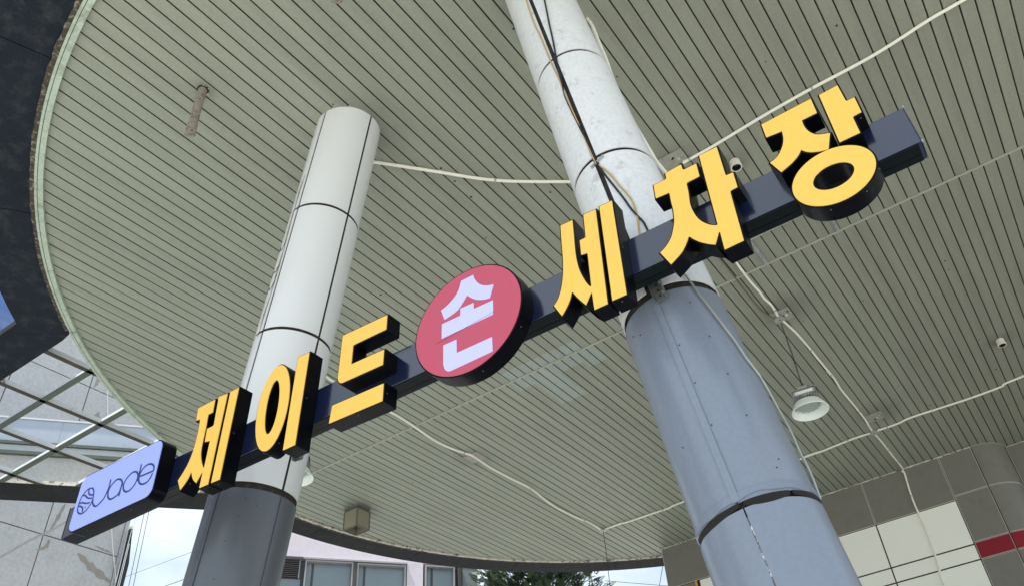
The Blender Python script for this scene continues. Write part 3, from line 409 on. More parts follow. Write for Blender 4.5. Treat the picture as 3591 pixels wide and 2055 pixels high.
# ------------------------------------------------------------------ leaning columns
def make_column(top, ax, r, rings, name_label, panel_mat, z_grey, crack, seam0=-90):
    a = Vector((ax[0], ax[1], 1)).normalized(); q = V(0,0,1).rotation_difference(a)
    Ltot = 6.6/a.z + .05
    base = Vector(top) - a*(6.6/a.z)
    root = empty('column', base, q); tag(root, name_label, 'column', 'leaning canopy columns')
    H = (Vector(top)-base).length          # local z of the ceiling
    def cyl(z0, z1, r0, name, mat, n=64):
        mb = MB(); mb.lathe([(r0, z0), (r0, z1)], n); return mb.build(name, mat, root, True)
    cyl(0, H+.02, r-.014, 'core', MT['joint'])
    def sector(z0, z1, t0, t1, name, mat, rr=r, th=.005, n=20, wav=0):
        mb = MB(); vs = []
        for i in range(n+1):
            t = math.radians(t0 + (t1-t0)*i/n)
            for ra, z in ((rr-th, z0), (rr, z0), (rr, z1), (rr-th, z1)):
                w_ = wav*math.sin(i*1.1+z*3)
                vs.append(((ra)*math.cos(t), (ra)*math.sin(t), z + (w_ if z == z0 else 0)))
        fs = [(4*i+k, 4*i+(k+1) % 4, 4*i+4+(k+1) % 4, 4*i+4+k) for i in range(n) for k in range(4)] + [(0,1,2,3), (4*n+3,4*n+2,4*n+1,4*n)]
        mb.add(vs, fs); o = mb.build(name, mat, root, True); return o
    zt = [H + .03] + [H - t for t in rings]
    for i in range(len(zt)-1):
        for k in range(4):
            g_ = 2.6 if (k in (0, 1) and panel_mat == 'white_dirty') or panel_mat == 'white_panel' else 1.2
            ga = math.degrees(.0095/r)
            dirty = panel_mat == 'white_dirty'; t0 = seam0 + 90*k + ga*((1.2 if k == 0 else .5) if dirty else .85); t1 = seam0 + 90*(k+1) - ga*((1.2 if k == 3 else .5) if dirty else .85)
            sector(zt[i+1] + .0105, zt[i] - (.0105 if i else 0), t0, t1, 'white_panel', MT[panel_mat])
    # painted grey cladding below
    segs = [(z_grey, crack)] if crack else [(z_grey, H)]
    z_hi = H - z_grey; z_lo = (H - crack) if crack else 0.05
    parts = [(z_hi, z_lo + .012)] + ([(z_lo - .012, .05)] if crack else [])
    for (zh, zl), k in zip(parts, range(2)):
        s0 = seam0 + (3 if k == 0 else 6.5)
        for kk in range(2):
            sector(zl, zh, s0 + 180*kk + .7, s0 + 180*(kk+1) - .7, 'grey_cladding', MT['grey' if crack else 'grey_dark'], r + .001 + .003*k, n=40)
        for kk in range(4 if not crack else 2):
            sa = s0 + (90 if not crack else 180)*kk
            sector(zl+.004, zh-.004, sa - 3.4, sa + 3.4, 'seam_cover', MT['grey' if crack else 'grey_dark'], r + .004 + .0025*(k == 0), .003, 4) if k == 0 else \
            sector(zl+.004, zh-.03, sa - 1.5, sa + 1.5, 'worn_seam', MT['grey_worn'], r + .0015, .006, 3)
    return root, H, sector
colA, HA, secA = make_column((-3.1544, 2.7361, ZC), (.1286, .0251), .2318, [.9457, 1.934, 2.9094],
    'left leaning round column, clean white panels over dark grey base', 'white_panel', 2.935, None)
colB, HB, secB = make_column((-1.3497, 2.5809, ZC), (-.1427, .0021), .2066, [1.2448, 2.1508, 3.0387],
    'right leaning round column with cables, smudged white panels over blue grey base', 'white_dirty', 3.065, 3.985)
def on_col(root, H, r, ang, z, rad, name, mat, hgt=.002):
    t = math.radians(ang); c = V(math.cos(t)*r, math.sin(t)*r, H + z); nrm = V(math.cos(t), math.sin(t), 0)
    q = V(0,0,1).rotation_difference(nrm).to_matrix()
    mb = MB(); mb.lathe([(rad, -.002), (rad*.8, hgt)], 8, c, q); return mb.build(name, mat, root)
SA = [(-45.1,-2.99),(-29.9,-3.019),(-48.5,-3.09),(-55.6,-3.219),(-56.6,-3.409)]
SB = [(-82.5,-3.082),(-53.4,-3.149),(-48.8,-3.324),(-80.7,-3.326),(-118.2,-3.174),(-130.2,-3.143),(-47.3,-3.501),(-80.8,-3.503),(-47.3,-3.681),(-81.5,-3.683),(-35.3,-3.858),(-41.2,-3.89),(-117.8,-3.693),(-79.9,-3.991)]
for a_, z_ in SA: on_col(colA, HA, .2332, a_, z_, .0028, 'rivet', MT['hole'])
for a_, z_ in SB: on_col(colB, HB, .2080, a_, z_, .0028, 'rivet', MT['hole'])
# buckled sheet edges round the crack of the right column: dark slit plus lifted lips
mb = MB(); n = 60; vs = []
for i in range(n+1):
    t = math.radians(-170 + 190*i/n); j = .005*math.sin(i*.21+1)+.0025*math.sin(i*.63)
    for rr, z in ((.2060, -.013+j), (.2135, -.010+j), (.2105, .016), (.2060, .016)):
        vs.append((rr*math.cos(t), rr*math.sin(t), HB - 3.955 + z))
mb.add(vs, [(4*i+k, 4*i+(k+1) % 4, 4*i+4+(k+1) % 4, 4*i+4+k) for i in range(n) for k in range(4)]); mb.build('buckled_lip', MT['grey'], colB, True)
for t0, t1, h in ((-82, -40, .017), (-37, 6, .010), (-150, -86, .014)):
    mb = MB(); vs = []; n = 24
    for i in range(n+1):
        t = math.radians(t0+(t1-t0)*i/n); hh = h*math.sin(math.pi*i/n)**.7 + .0015
        for rr, z in ((.2065, -hh), (.2118, -hh), (.2118, .010), (.2065, .010)): vs.append((rr*math.cos(t), rr*math.sin(t), HB-3.985+z))
    mb.add(vs, [(4*i+k, 4*i+(k+1) % 4, 4*i+4+(k+1) % 4, 4*i+4+k) for i in range(n) for k in range(4)]+[(0,1,2,3),(4*n+3,4*n+2,4*n+1,4*n)]); mb.build('open_crack', MT['hole'], colB)
# cracked corner panel pieces on the left column
for i, (z, dz) in enumerate(((-1.28,.02), (-1.47,.012), (-1.60,.016))):
    mb = MB(); pts = []
    for k in range(7):
        t = math.radians(-118 + 22*k/6 + random.uniform(-1.5,1.5)); pts.append(V(.2326*math.cos(t), .2326*math.sin(t), HA + z + dz*math.sin(k*1.3)*1.6 + .03*k/6))
    mb.tube(pts, .0022, 5); mb.build('panel_crack', MT['joint'], colA)

mb = MB(); vs = []; n = 70; rt = random.Random(5)
for i in range(n+1):
    z = -.62 - 1.35*i/n; w_ = (2.2 + 3.4*abs(math.sin(i*.17+.4)) + rt.uniform(-.5,.5))*min(1, (n-i)/8, (i+1)/8)
    off = -97 - 2*math.sin(i*.11)
    for t in (off, off - w_):
        t = math.radians(t); vs.append((.2324*math.cos(t), .2324*math.sin(t), HA+z)); vs.append((.2312*math.cos(t), .2312*math.sin(t), HA+z))
fs = []
for i in range(n): a = 4*i; fs += [(a, a+2, a+6, a+4), (a+1, a+5, a+7, a+3), (a, a+4, a+5, a+1), (a+2, a+3, a+7, a+6)]
mb.add(vs, fs); mb.build('torn_edge', MT['stub'], colA)
# ------------------------------------------------------------------ sign rail, channel letters, sign boxes
PS = V(.165, 2.25, 0); e = V(4.509, .1305, 0).normalized(); sn = V(e.y, -e.x, 0)
def sp(s_, z_, off): return PS + e*s_ + sn*off + V(0,0,z_)
def poly_area(p): return sum(p[i][0]*p[(i+1) % len(p)][1] - p[(i+1) % len(p)][0]*p[i][1] for i in range(len(p)))/2
def outset(p, d):
    if poly_area(p) < 0: p = p[::-1]
    n = len(p); o = []
    for i in range(n):
        a, b, c = (Vector(p[(i-1) % n]), Vector(p[i]), Vector(p[(i+1) % n]))
        u = (b-a); v = (c-b)
        if u.length < 1e-6 or v.length < 1e-6: o.append(tuple(b)); continue
        u.normalize(); v.normalize(); n1 = Vector((u.y, -u.x)); n2 = Vector((v.y, -v.x)); m_ = n1 + n2
        if m_.length < .3: m_ = n1
        m_.normalize(); k = d/max(m_.dot(n1), .45); o.append((b.x + m_.x*k, b.y + m_.y*k))
    return o
def ellipse(cx, cz, a, b, n=72): return [(cx + a*math.cos(2*math.pi*i/n), cz + b*math.sin(2*math.pi*i/n)) for i in range(n)]
def annulus(mb, outer, inner, fn, o0, o1):
    n = len(outer); b = []
    for off in (o0, o1): b += [fn(*p, off) for p in outer] + [fn(*p, off) for p in inner]
    f = []
    for i in range(n):
        j = (i+1) % n
        f += [(i, j, n+j, n+i), (2*n+i, 3*n+i, 3*n+j, 2*n+j), (i, 2*n+i, 2*n+j, j), (n+i, n+j, 3*n+j, 3*n+i)]
    return mb.add(b, f)
rail = empty('sign_rail', sp(-2.25, 3.585, 0)); tag(rail, 'long navy metal rail carrying the sign letters in front of both columns', 'sign rail')
def part(mb, name, mat, root, smooth=False, bevel=0):
    # express world-built vertices relative to the root (roots without rotation) or to a part's own root
    base = root
    off = V(0,0,0)
    while base is not None: off += base.location; base = base.parent
    mb.v = [v - off for v in mb.v]; return mb.build(name, mat, root, smooth, bevel)
def sbox(s0, s1, z0, z1, o0, o1):
    mb = MB(); vs = [sp(a, z, o) for o in (o0, o1) for a, z in ((s0,z0),(s1,z0),(s1,z1),(s0,z1))]
    return mb.add(vs, [(0,1,2,3),(7,6,5,4),(0,4,5,1),(1,5,6,2),(2,6,7,3),(3,7,4,0)])
part(sbox(-4.51, 0, 3.585, 3.757, -.09, 0), 'rail_body', MT['beam'], rail, bevel=.002)
for s0 in (-4.5, ): part(sbox(s0, -.012, 3.5795, 3.5835, -.052, -.003), 'underside_shade_sheet', MT['under'], rail); part(sbox(s0, -.012, 3.5805, 3.5835, -.088, -.056), 'underside_shade_sheet', MT['under'], rail)  # thin dark sheets added as shade on the navy rail's underside
for s0, s1 in ((-4.513, -4.5105), (.0005, .003)): part(sbox(s0, s1, 3.583, 3.759, -.092, .002), 'end_cap', MT['beam'], rail)
for z in (3.583, 3.758): part(sbox(.001, .006, z-.004, z+.004, -.004, .005), 'cap_screw', MT['steel'], rail)
DEP = .079
LETTER_GROUP = 'channel letters on the sign rail'
def letter(polys, rings, label, cx, screws=()):
    root = empty('channel_letter', sp(cx, 3.585, 0)); tag(root, label, 'sign letter')
    for p in polys:
        mb = MB(); mb.prism(outset(p, .0065), sp, .0012, DEP); b = part(mb, 'letter_body', MT['black'], root)
        mb = MB(); mb.prism(outset(p, .0008), sp, DEP+.0003, DEP+.0035); part(mb, 'letter_face', MT['yellow'], b)
        q = outset(p, .0065)
        for k in screws:
            i = int(k*len(q)) % len(q); a = Vector(q[i]); c = Vector(q[(i+1) % len(q)]); m_ = (a+c)/2
            d_ = (c-a)
            if d_.length < .01: continue
            nn = Vector((d_.y, -d_.x)).normalized()
            mb = MB(); w0 = sp(m_.x, m_.y, .062); nd = e*nn.x + V(0,0,nn.y)
            mb.lathe([(.003, 0), (.0022, .002)], 8, w0, V(0,0,1).rotation_difference(nd).to_matrix()); part(mb, 'screw', MT['screw'], b)
    for (o_, i_) in rings:
        O = ellipse(*o_); I_ = ellipse(*i_)
        O2 = ellipse(o_[0], o_[1], o_[2]+.0065, o_[3]+.0065); I2 = ellipse(i_[0], i_[1], i_[2]-.0065, i_[3]-.0065)
        mb = annulus(MB(), O2, I2, sp, .0012, DEP); b = part(mb, 'letter_body', MT['black'], root, True)
        mb = annulus(MB(), ellipse(o_[0], o_[1], o_[2]+.0006, o_[3]+.0006), ellipse(i_[0], i_[1], i_[2]-.0006, i_[3]-.0006), sp, DEP+.0003, DEP+.0035); part(mb, 'letter_face', MT['yellow'], b)
        for a_ in (250, 300, 340):
            t = math.radians(a_); nd = (e*math.cos(t)*o_[3] + V(0,0,math.sin(t)*o_[2])).normalized()
            mb = MB(); mb.lathe([(.003, 0), (.0022, .002)], 8, sp(o_[0]+(o_[2]+.0066)*math.cos(t), o_[1]+(o_[3]+.0066)*math.sin(t), .062), V(0,0,1).rotation_difference(nd).to_matrix()); part(mb, 'screw', MT['screw'], b)
    return root
letter(DATA['je'], [], 'yellow channel letter 제, first after the pale blue sign box', -2.95, (.12, .34, .55))
letter(DATA['i'][0], [DATA['i'][1:]], 'yellow channel letter 이 with a narrow oval, over the left column', -2.75, (.3, .8))
letter(DATA['deu'], [], 'yellow channel letter 드 left of the red disc', -2.3, (.2, .45))
letter(DATA['se'], [], 'yellow channel letter 세 right of the red disc', -1.2, (.18, .42))
letter(DATA['cha'], [], 'yellow channel letter 차 in front of the right column', -.8, (.15, .4, .7))
letter([DATA['jang'][0][0], DATA['jang'][0][1]], [DATA['jang'][1:]], 'yellow channel letter 장 with a wide oval, last at the right end', -.3, (.35, .6))
# red disc
(co, son) = DATA['son']; rr_ = (co[2]+co[3])/2
disc = empty('round_sign', sp(co[0], co[1], 0)); tag(disc, 'round red sign disc with the white letter 손 at the middle of the rail', 'round sign')
mb = MB(); mb.prism(ellipse(co[0], co[1], co[2]+.0065, co[3]+.0065, 96), sp, .0012, DEP); db = part(mb, 'disc_body', MT['black'], disc, True)
mb = MB(); mb.prism(ellipse(co[0], co[1], co[2], co[3], 96), sp, DEP+.0003, DEP+.003); df = part(mb, 'disc_face', MT['red'], disc)
for p in son:
    mb = MB(); mb.prism(p, sp, DEP+.0031, DEP+.0042); part(mb, 'letter_stroke', MT['lav'], df)
mb = MB(); mb.tube([sp(co[0]-.155, co[1]-.052, DEP+.0048), sp(co[0]-.03, co[1]-.042, DEP+.0048), sp(co[0]+.135, co[1]-.028, DEP+.0048)], .0007, 4); part(mb, 'scratch', MT['navy_print'], df)
for a_ in (280, 330):
    t = math.radians(a_); nd = (e*math.cos(t) + V(0,0,math.sin(t)))
    mb = MB(); mb.lathe([(.003, 0), (.0022, .002)], 8, sp(co[0]+(co[2]+.0066)*math.cos(t), co[1]+(co[3]+.0066)*math.sin(t), .05), V(0,0,1).rotation_difference(nd).to_matrix()); part(mb, 'screw', MT['screw'], db)
# pale blue sign box
def rrect(s0, s1, z0, z1, r, n=10):
    o = []
    for cx, cz, a0 in ((s1-r, z0+r, -90), (s1-r, z1-r, 0), (s0+r, z1-r, 90), (s0+r, z0+r, 180)):
        for i in range(n+1):
            t = math.radians(a0 + 90*i/n); o.append((cx + r*math.cos(t), cz + r*math.sin(t)))
    return o
sbx = empty('sign_box', sp(-4.0, 3.53, 0)); tag(sbx, 'pale blue rounded sign box reading Jade at the left end of the rail', 'sign box')
mb = MB(); mb.prism(rrect(-4.323, -3.670, 3.523, 3.843, .052), sp, .0012, DEP); part(mb, 'box_body', MT['black'], sbx, True)
mb = MB(); mb.prism(rrect(-4.316, -3.677, 3.530, 3.836, .046), sp, DEP+.0003, DEP+.0035); jf = part(mb, 'box_face', MT['face_lit'], sbx)
def ribbon(pts, wd, off, closed=False, th=.001):
    mb = MB(); n = len(pts); vs = []
    for i in range(n):
        a = Vector(pts[(i-1) % n] if closed or i else pts[0]); b = Vector(pts[(i+1) % n] if closed or i < n-1 else pts[-1])
        d = (b-a); d = d.normalized() if d.length > 1e-7 else Vector((1,0)); nn = Vector((-d.y, d.x))
        p = Vector(pts[i]); l = p + nn*wd/2; r = p - nn*wd/2
        vs += [sp(l.x, l.y, off), sp(r.x, r.y, off), sp(r.x, r.y, off+th), sp(l.x, l.y, off+th)]
    m_ = n if closed else n-1
    fs = [(4*i+k, 4*i+(k+1) % 4, (4*(i+1)+(k+1) % 4) % (4*n), (4*(i+1)+k) % (4*n)) for i in range(m_) for k in range(4)]
    if not closed: fs += [(0,1,2,3), (4*n-1,4*n-2,4*n-3,4*n-4)]
    return mb.add(vs, fs)
CLOSED = {('a',0), ('d',0), ('logo',0)}
for key, nm in (('logo','emblem'), ('J','print_letter'), ('a','print_letter'), ('d','print_letter'), ('e','print_letter')):
    allm = MB()
    for i, ln in enumerate(DATA['jade'][key]):
        w_ = .0084 if key == 'logo' else .0096
        r_ = ribbon(ln, .008 if (key == 'logo' and i == 5) else w_, DEP+.0037 + .0002*i, (key, i) in CLOSED); allm.add(r_.v, r_.f)
    part(allm, nm, MT['navy_print'], jf)
for s_ in (-4.2, -3.86): 
    mb = MB(); mb.lathe([(.003, 0), (.0022, .002)], 8, sp(s_, 3.523, .05), V(0,0,1).rotation_difference(V(0,0,-1)).to_matrix()); part(mb, 'screw', MT['screw'], sbx)
# slotted steel channels holding the rail against the columns
def strut(x, y, z0, z1, lean, label):
    root = empty('strut_channel', (x, y, z0)); tag(root, label, 'bracket', 'slotted channels behind the sign rail')
    mb = MB(); ln = (z1-z0); d = V(lean*ln, 0, ln)
    for a, b, w_, h_ in ((0, 0, .05, .003), (-.024, -.012, .003, .024), (.024, -.012, .003, .024)):
        mb.obox(V(a, b, 0), V(a, b, 0)+d, w_, h_, V(0,-1,0))
    mb.build('channel', MT['strut'], root)
    k = 0.02
    while k < min(ln, .2):
        m2 = MB(); c = d*(k/ln)+V(0,-.0028,0); m2.lathe([(.0048,-.001),(.004,.001)], 8, c, V(0,0,1).rotation_difference(V(0,-1,0)).to_matrix()); m2.build('slot_hole', MT['hole'], root); k += .027
    m3 = MB()
    for zz in (.03, .08):
        m3.lathe([(.006,0),(.006,.006),(.003,.008)], 6, d*(zz/ln)+V(.018,-.003,0), V(0,0,1).rotation_difference(V(0,-1,0)).to_matrix())
    m3.build('bolts', MT['steel'], root)
strut(-.868, 2.352, 3.525, 3.74, -.14, 'grey slotted steel channel hanging below the rail on the right column')
strut(-2.86, 2.385, 3.60, 3.74, .12, 'slotted steel channel between rail and left column, mostly hidden')

# ------------------------------------------------------------------ conduits and cables
def cable(name, pts, r, mat, label, cat, smooth=4, group=None):
    P = catmull(pts, smooth) if smooth else [Vector(p) for p in pts]
    mb = MB(); mb.tube(P, r, 10); c = Vector(pts[0]); root = empty(name, c); tag(root, label, cat, group)
    mb.v = [v - c for v in mb.v]; mb.build(name + '_run', MT[mat], root, True); return root, P, c
def clips(root, P, c, idx, r):
    for i in idx:
        p = P[min(i, len(P)-2)]; d = (P[min(i, len(P)-2)+1]-p).normalized()
        mb = MB(); mb.tube([p-c-d*.008, p-c+d*.008], r*1.35, 10); mb.build('pipe_clip', MT['steel'], root)
CG = 'ivory conduits clipped under the canopy'
CO = DATA['cond']; zc = ZC-.015
def cz(k): return [(x, y, zc) for x, y in CO[k]]
def ext(P, a, b):   # lengthen both ends along their direction
    P = [Vector(p) for p in P]
    if a: P = [P[0] + (P[0]-P[1]).normalized()*a] + P
    if b: P = P + [P[-1] + (P[-1]-P[-2]).normalized()*b]
    return P
r0, P, c = cable('conduit', ext(cz('main'), 1.2, 0), .0125, 'conduit', 'ivory conduit crossing the ceiling above the last two yellow letters', 'conduit', 4, CG); clips(r0, P, c, (25, 46), .0125)
r0, P, c = cable('conduit', ext(cz('AB'), .3, .3), .0135, 'conduit', 'ivory conduit sagging between the two columns near their tops', 'conduit', 4, CG); clips(r0, P, c, (18,), .0135)
r0, P, c = cable('conduit', ext(cz('C'), .35, 0), .0125, 'conduit', 'short ivory conduit emerging below the letter 차 to the lamp box', 'conduit', 4, CG); clips(r0, P, c, (28,), .0125)
r0, P, c = cable('conduit', cz('C2'), .0125, 'conduit', 'wavy ivory conduit running from the lamp box to the four-way box', 'conduit', 4, CG); clips(r0, P, c, (12, 22, 44), .0125)
pd = [V(x, y, zc) for x, y in CO['D1']] + [V(DATA['wallcond'][0][0]-.02, WY-.02, ZC-.05)] + [V(x, WY-.014, z) for x, z in DATA['wallcond']] + [V(DATA['wallcond'][-1][0]+.06, WY-.014, 3.0)]
r0, P, c = cable('conduit', pd, .0125, 'conduit', 'ivory conduit bending from the ceiling down the tiled wall', 'conduit', 4, CG); clips(r0, P, c, (17, 25, 46), .0125)
r0, P, c = cable('conduit', cz('E1'), .0125, 'conduit', 'ivory conduit passing behind the right column to the far corner box', 'conduit', 3, CG); clips(r0, P, c, (4, 22), .0125)
r0, P, c = cable('conduit', ext(cz('F1'), 0, 1.0), .0125, 'conduit', 'ivory conduit running from the four-way box to the right edge', 'conduit', 4, CG); clips(r0, P, c, (5,), .0125)
r0, P, c = cable('conduit', ext(cz('G1'), 0, .5), .0145, 'conduit', 'wavy ivory conduit from the far corner box to the left column', 'conduit', 4, CG); clips(r0, P, c, (6, 20, 37), .0145)
cable('cable', [(x, y, ZC-.010) for x, y in CO['H1']], .006, 'cable_br', 'thin brown cable on the ceiling beside the short conduit', 'cable')
BE = [(-1.3140, 2.3700, 6.2400), (-1.2973, 2.3695, 6.0665), (-1.2643, 2.3699, 5.7791), (-1.2385, 2.3688, 5.644), (-1.2161, 2.3683, 5.495), (-1.1946, 2.3679, 5.3526), (-1.1758, 2.3673, 5.2449), (-1.16, 2.3668, 5.1629), (-1.1468, 2.3667, 5.0657), (-1.1304, 2.3663, 4.962),
      (-1.0686, 2.3651, 4.5961), (-1.0566, 2.365, 4.5257), (-1.0479, 2.3648, 4.4647), (-1.0305, 2.3648, 4.4094), (-0.9986, 2.3667, 4.3519), (-0.973, 2.3696, 4.2904), (-0.9497, 2.373, 4.2219), (-0.9243, 2.3781, 4.155), (-0.9109, 2.3805, 4.1046), (-0.9044, 2.38, 4.0525), (-0.9031, 2.3774, 3.9984), (-0.906, 2.3733, 3.9378), (-0.9095, 2.3707, 3.85)]
BK = [(-1.1900, 2.3830, 6.1000), (-1.1822, 2.3811, 5.9662), (-1.1744, 2.3748, 5.7865), (-1.1694, 2.3713, 5.6592), (-1.1637, 2.3692, 5.5523), (-1.159, 2.3665, 5.3908), (-1.1553, 2.3654, 5.2389), (-1.148, 2.3654, 5.1312), (-1.1448, 2.3658, 5.0371), (-1.1322, 2.3656, 4.9437),
      (-1.0472, 2.3639, 4.496), (-1.0356, 2.3638, 4.4281), (-1.0086, 2.3642, 4.3307), (-0.976, 2.3663, 4.234), (-0.9453, 2.3699, 4.1425), (-0.9218, 2.3732, 4.063), (-0.8976, 2.3786, 4.0005), (-0.8815, 2.3828, 3.957), (-0.8675, 2.3864, 3.86)]
GC = [(-0.8500, 2.3900, 3.9000), (-0.7936, 2.4108, 3.694), (-0.7634, 2.4261, 3.5984), (-0.7471, 2.4349, 3.5402), (-0.7229, 2.4522, 3.4656), (-0.695, 2.4766, 3.3733), (-0.6788, 2.4947, 3.3181), (-0.6633, 2.5113, 3.2509),
      (-0.6523, 2.5343, 3.2131), (-0.6424, 2.5698, 3.1691), (-0.6262, 2.6077, 3.0551), (-0.6087, 2.6078, 2.9629), (-0.6014, 2.6074, 2.8899), (-0.5872, 2.6073, 2.798), (-0.5823, 2.607, 2.70)]
cable('cable', [(x, y-.002, z) for x, y, z in BE], .0042, 'cable_y', 'tan cable bowing down the right column behind the sign', 'cable', 4)
cable('cable', [(x, y-.001, z) for x, y, z in BK], .0048, 'cable_b', 'black cable running beside the dark seam of the right column', 'cable', 4)
cable('thin_conduit', GC, .0043, 'box', 'thin grey conduit slanting across the blue grey lower part of the right column', 'conduit', 3)
PV = [(-1.135,2.86,6.33),(-1.108, 2.85, 6.206), (-1.086, 2.85, 5.997), (-1.067, 2.85, 5.824), (-1.045, 2.83, 5.6), (-1.0, 2.80, 5.25), (-0.934, 2.85, 4.868), (-0.914, 2.85, 4.774), (-0.880, 2.86, 4.66)]
cable('pipe', PV, .011, 'conduit', 'ivory pipe peeping out behind the right edge of the right column', 'pipe', 4)
mb = MB(); mb.obox((-1.068, 2.363, 4.415), (-.998, 2.365, 4.452), .008, .010, V(0,-1,0)); tag(mb.build('cable_tie', MT['steel']), 'grey clip holding the cables at the second ring of the right column', 'clip')

# junction boxes
def jbox(x, y, label, domed=False):
    root = empty('junction_box', (x, y, ZC)); tag(root, label, 'junction box', 'round boxes where conduits meet')
    mb = MB(); mb.lathe([(.030, -.001), (.034, -.02), (.050, -.028), (.052, -.034), (.030, -.040), (.008, -.041)], 20); mb.build('box_body', MT['box'] if not domed else MT['steel'], root, True)
    mb = MB(); mb.lathe([(.008, -.0415), (.006, -.0435)], 10); mb.build('centre_hole', MT['hole'], root)
(J1, J2, J3) = DATA['J']
jbox(*J1, 'crumpled foil-covered round box above the hanging high bay lamp', True)
jbox(*J2, 'grey round four-way box where four ivory conduits meet')
jbox(*J3, 'small round box near the far rim with a wire hanging down')
for pts, lab in zip(DATA['plates'], ('dusty square plate beside the four-way conduit box', 'dusty square plate beside the foil-covered lamp box', 'dusty square plate on the wavy conduit near the far rim', 'dusty square plate on the ceiling behind the letter 차')):
    cx = sum(p[0] for p in pts)/4; cy = sum(p[1] for p in pts)/4; h = .105
    root = empty('cover_plate', (cx, cy, ZC)); tag(root, lab, 'cover plate', 'dusty cover plates on the ceiling')
    mb = MB(); mb.box((-h, -h, -.0085), (h, h, -.003)); mb.build('plate', MT['plate'], root)
    for i in range(5):
        mb = MB(); mb.lathe([(random.uniform(.006,.02), -.0088), (.004, -.0115)], 7, (random.uniform(-.02,.085), random.uniform(-.05,.06), 0)); mb.build('paint_blob', MT['peel'] if i % 2 else MT['hole'], root)
# frame straps left on the ceiling before the divider
root = empty('ceiling_frame', (-1.0, 6.0, ZC)); tag(root, 'thin galvanised frame fixed to the ceiling behind the last letters', 'frame')
for x, y0 in ((-1.21, 5.86), (-.50, 5.86)):
    mb = MB(); mb.box((x-.016+1.0, y0-6.0, -.014), (x+.016+1.0, .268, -.004)); mb.build('strap', MT['steel'], root)
    for yy in (y0+.1, y0+.3): 
        m2 = MB(); m2.lathe([(.005,-.0145),(.004,-.017)], 8, (x+1.0, yy-6.0, 0)); m2.build('screw', MT['hole'], root)
mb = MB(); mb.box((-.25, 5.835-6.0, -.016), (.60, 5.857-6.0, -.004)); mb.build('cross_strip', MT['strip'], root)
for i in range(6):
    m2 = MB(); m2.lathe([(.004,-.0165),(.003,-.018)], 8, (-.2+i*.14, 5.846-6.0, 0)); m2.build('screw', MT['hole'], root)

# hanging stubs, sockets
def stub(x, y, z, label):
    root = empty('pipe_stub', (x, y, z)); root.rotation_euler = (0, 0, math.atan2(-x, y)); tag(root, label, 'pipe stub', 'rusty pipe stubs hanging from the ceiling')
    mb = MB(); n = 12; vs = []; Hh = ZC - z + .02
    for k, (zz, a, b) in enumerate(((0, .036, .011), (.05, .034, .013), (.10, .031, .022), (.16, .029, .027), (.30, .029, .028), (Hh, .029, .028))):
        for i in range(n):
            t = 2*math.pi*i/n; j = random.uniform(-.0015,.0015); vs.append(((a+j)*math.cos(t), (b+j)*math.sin(t), zz + (.006*math.cos(t) if k == 0 else 0)))
    mb.add(vs, [(k*n+i, k*n+(i+1) % n, (k+1)*n+(i+1) % n, (k+1)*n+i) for k in range(5) for i in range(n)] + [tuple(range(n))[::-1], tuple(5*n+i for i in range(n))])
    mb.build('pipe', MT['stub'], root, True)
    m2 = MB(); m2.lathe([(.0065,-.001),(.005,.001)], 10, (.004,-.0135,.040), V(0,0,1).rotation_difference(V(0,-1,0)).to_matrix()); m2.build('bolt_hole', MT['hole'], root)
    m4 = MB(); m4.lathe([(.040, ZC-z-.0025), (.036, ZC-z-.0015)], 14, (.002,-.004,0)); m4.build('torn_hole', MT['hole'], root)
    m3 = MB()
    for i in range(9):
        t = random.uniform(-1.8, 1.8); c = V(.040*math.cos(t), .040*math.sin(t), ZC-z-.004); d = V(math.cos(t), math.sin(t), -.5)*random.uniform(.008,.02); s_ = V(-math.sin(t), math.cos(t), 0)*.006
        m3.add([c-s_, c+s_, c+d, c-s_+V(0,0,.001), c+s_+V(0,0,.001), c+d+V(0,0,.001)], [(0,1,2),(5,4,3),(0,3,4,1),(1,4,5,2),(2,5,3,0)])
    m3.build('torn_flap', MT['peel'], root)
stub(-3.68, 1.845, 6.104, 'scaly pipe stub hanging from a torn hole left of the left column')
stub(-2.20, 1.72, 6.085, 'scaly pipe stub cut by the top edge of the photo')
def socket(x, y, label):
    root = empty('ceiling_socket', (x, y, ZC)); tag(root, label, 'socket', 'white downlight sockets')
    mb = MB(); mb.lathe([(.042, 0), (.044, -.01), (.042, -.055), (.048, -.06), (.048, -.075), (.038, -.075), (.036, -.03), (.001, -.03)], 24); mb.build('housing', MT['wedge'], root, True)
    mb = MB(); mb.lathe([(.018, -.031), (.018, -.05), (.012, -.055)], 14); mb.build('lamp_holder', MT['cable_b'], root)
    mb = MB(); mb.lathe([(.0372, -.0745), (.0355, -.031), (.001, -.0305)], 24, caps=False); mb.build('inner_shadow_liner', MT['cable_b'], root)  # dark lining added as the shade inside the opening
socket(-.925, 4.885, 'white socket with dark opening right of the letter 차')
socket(.375, 9.26, 'white socket with dark opening alone near the right edge')

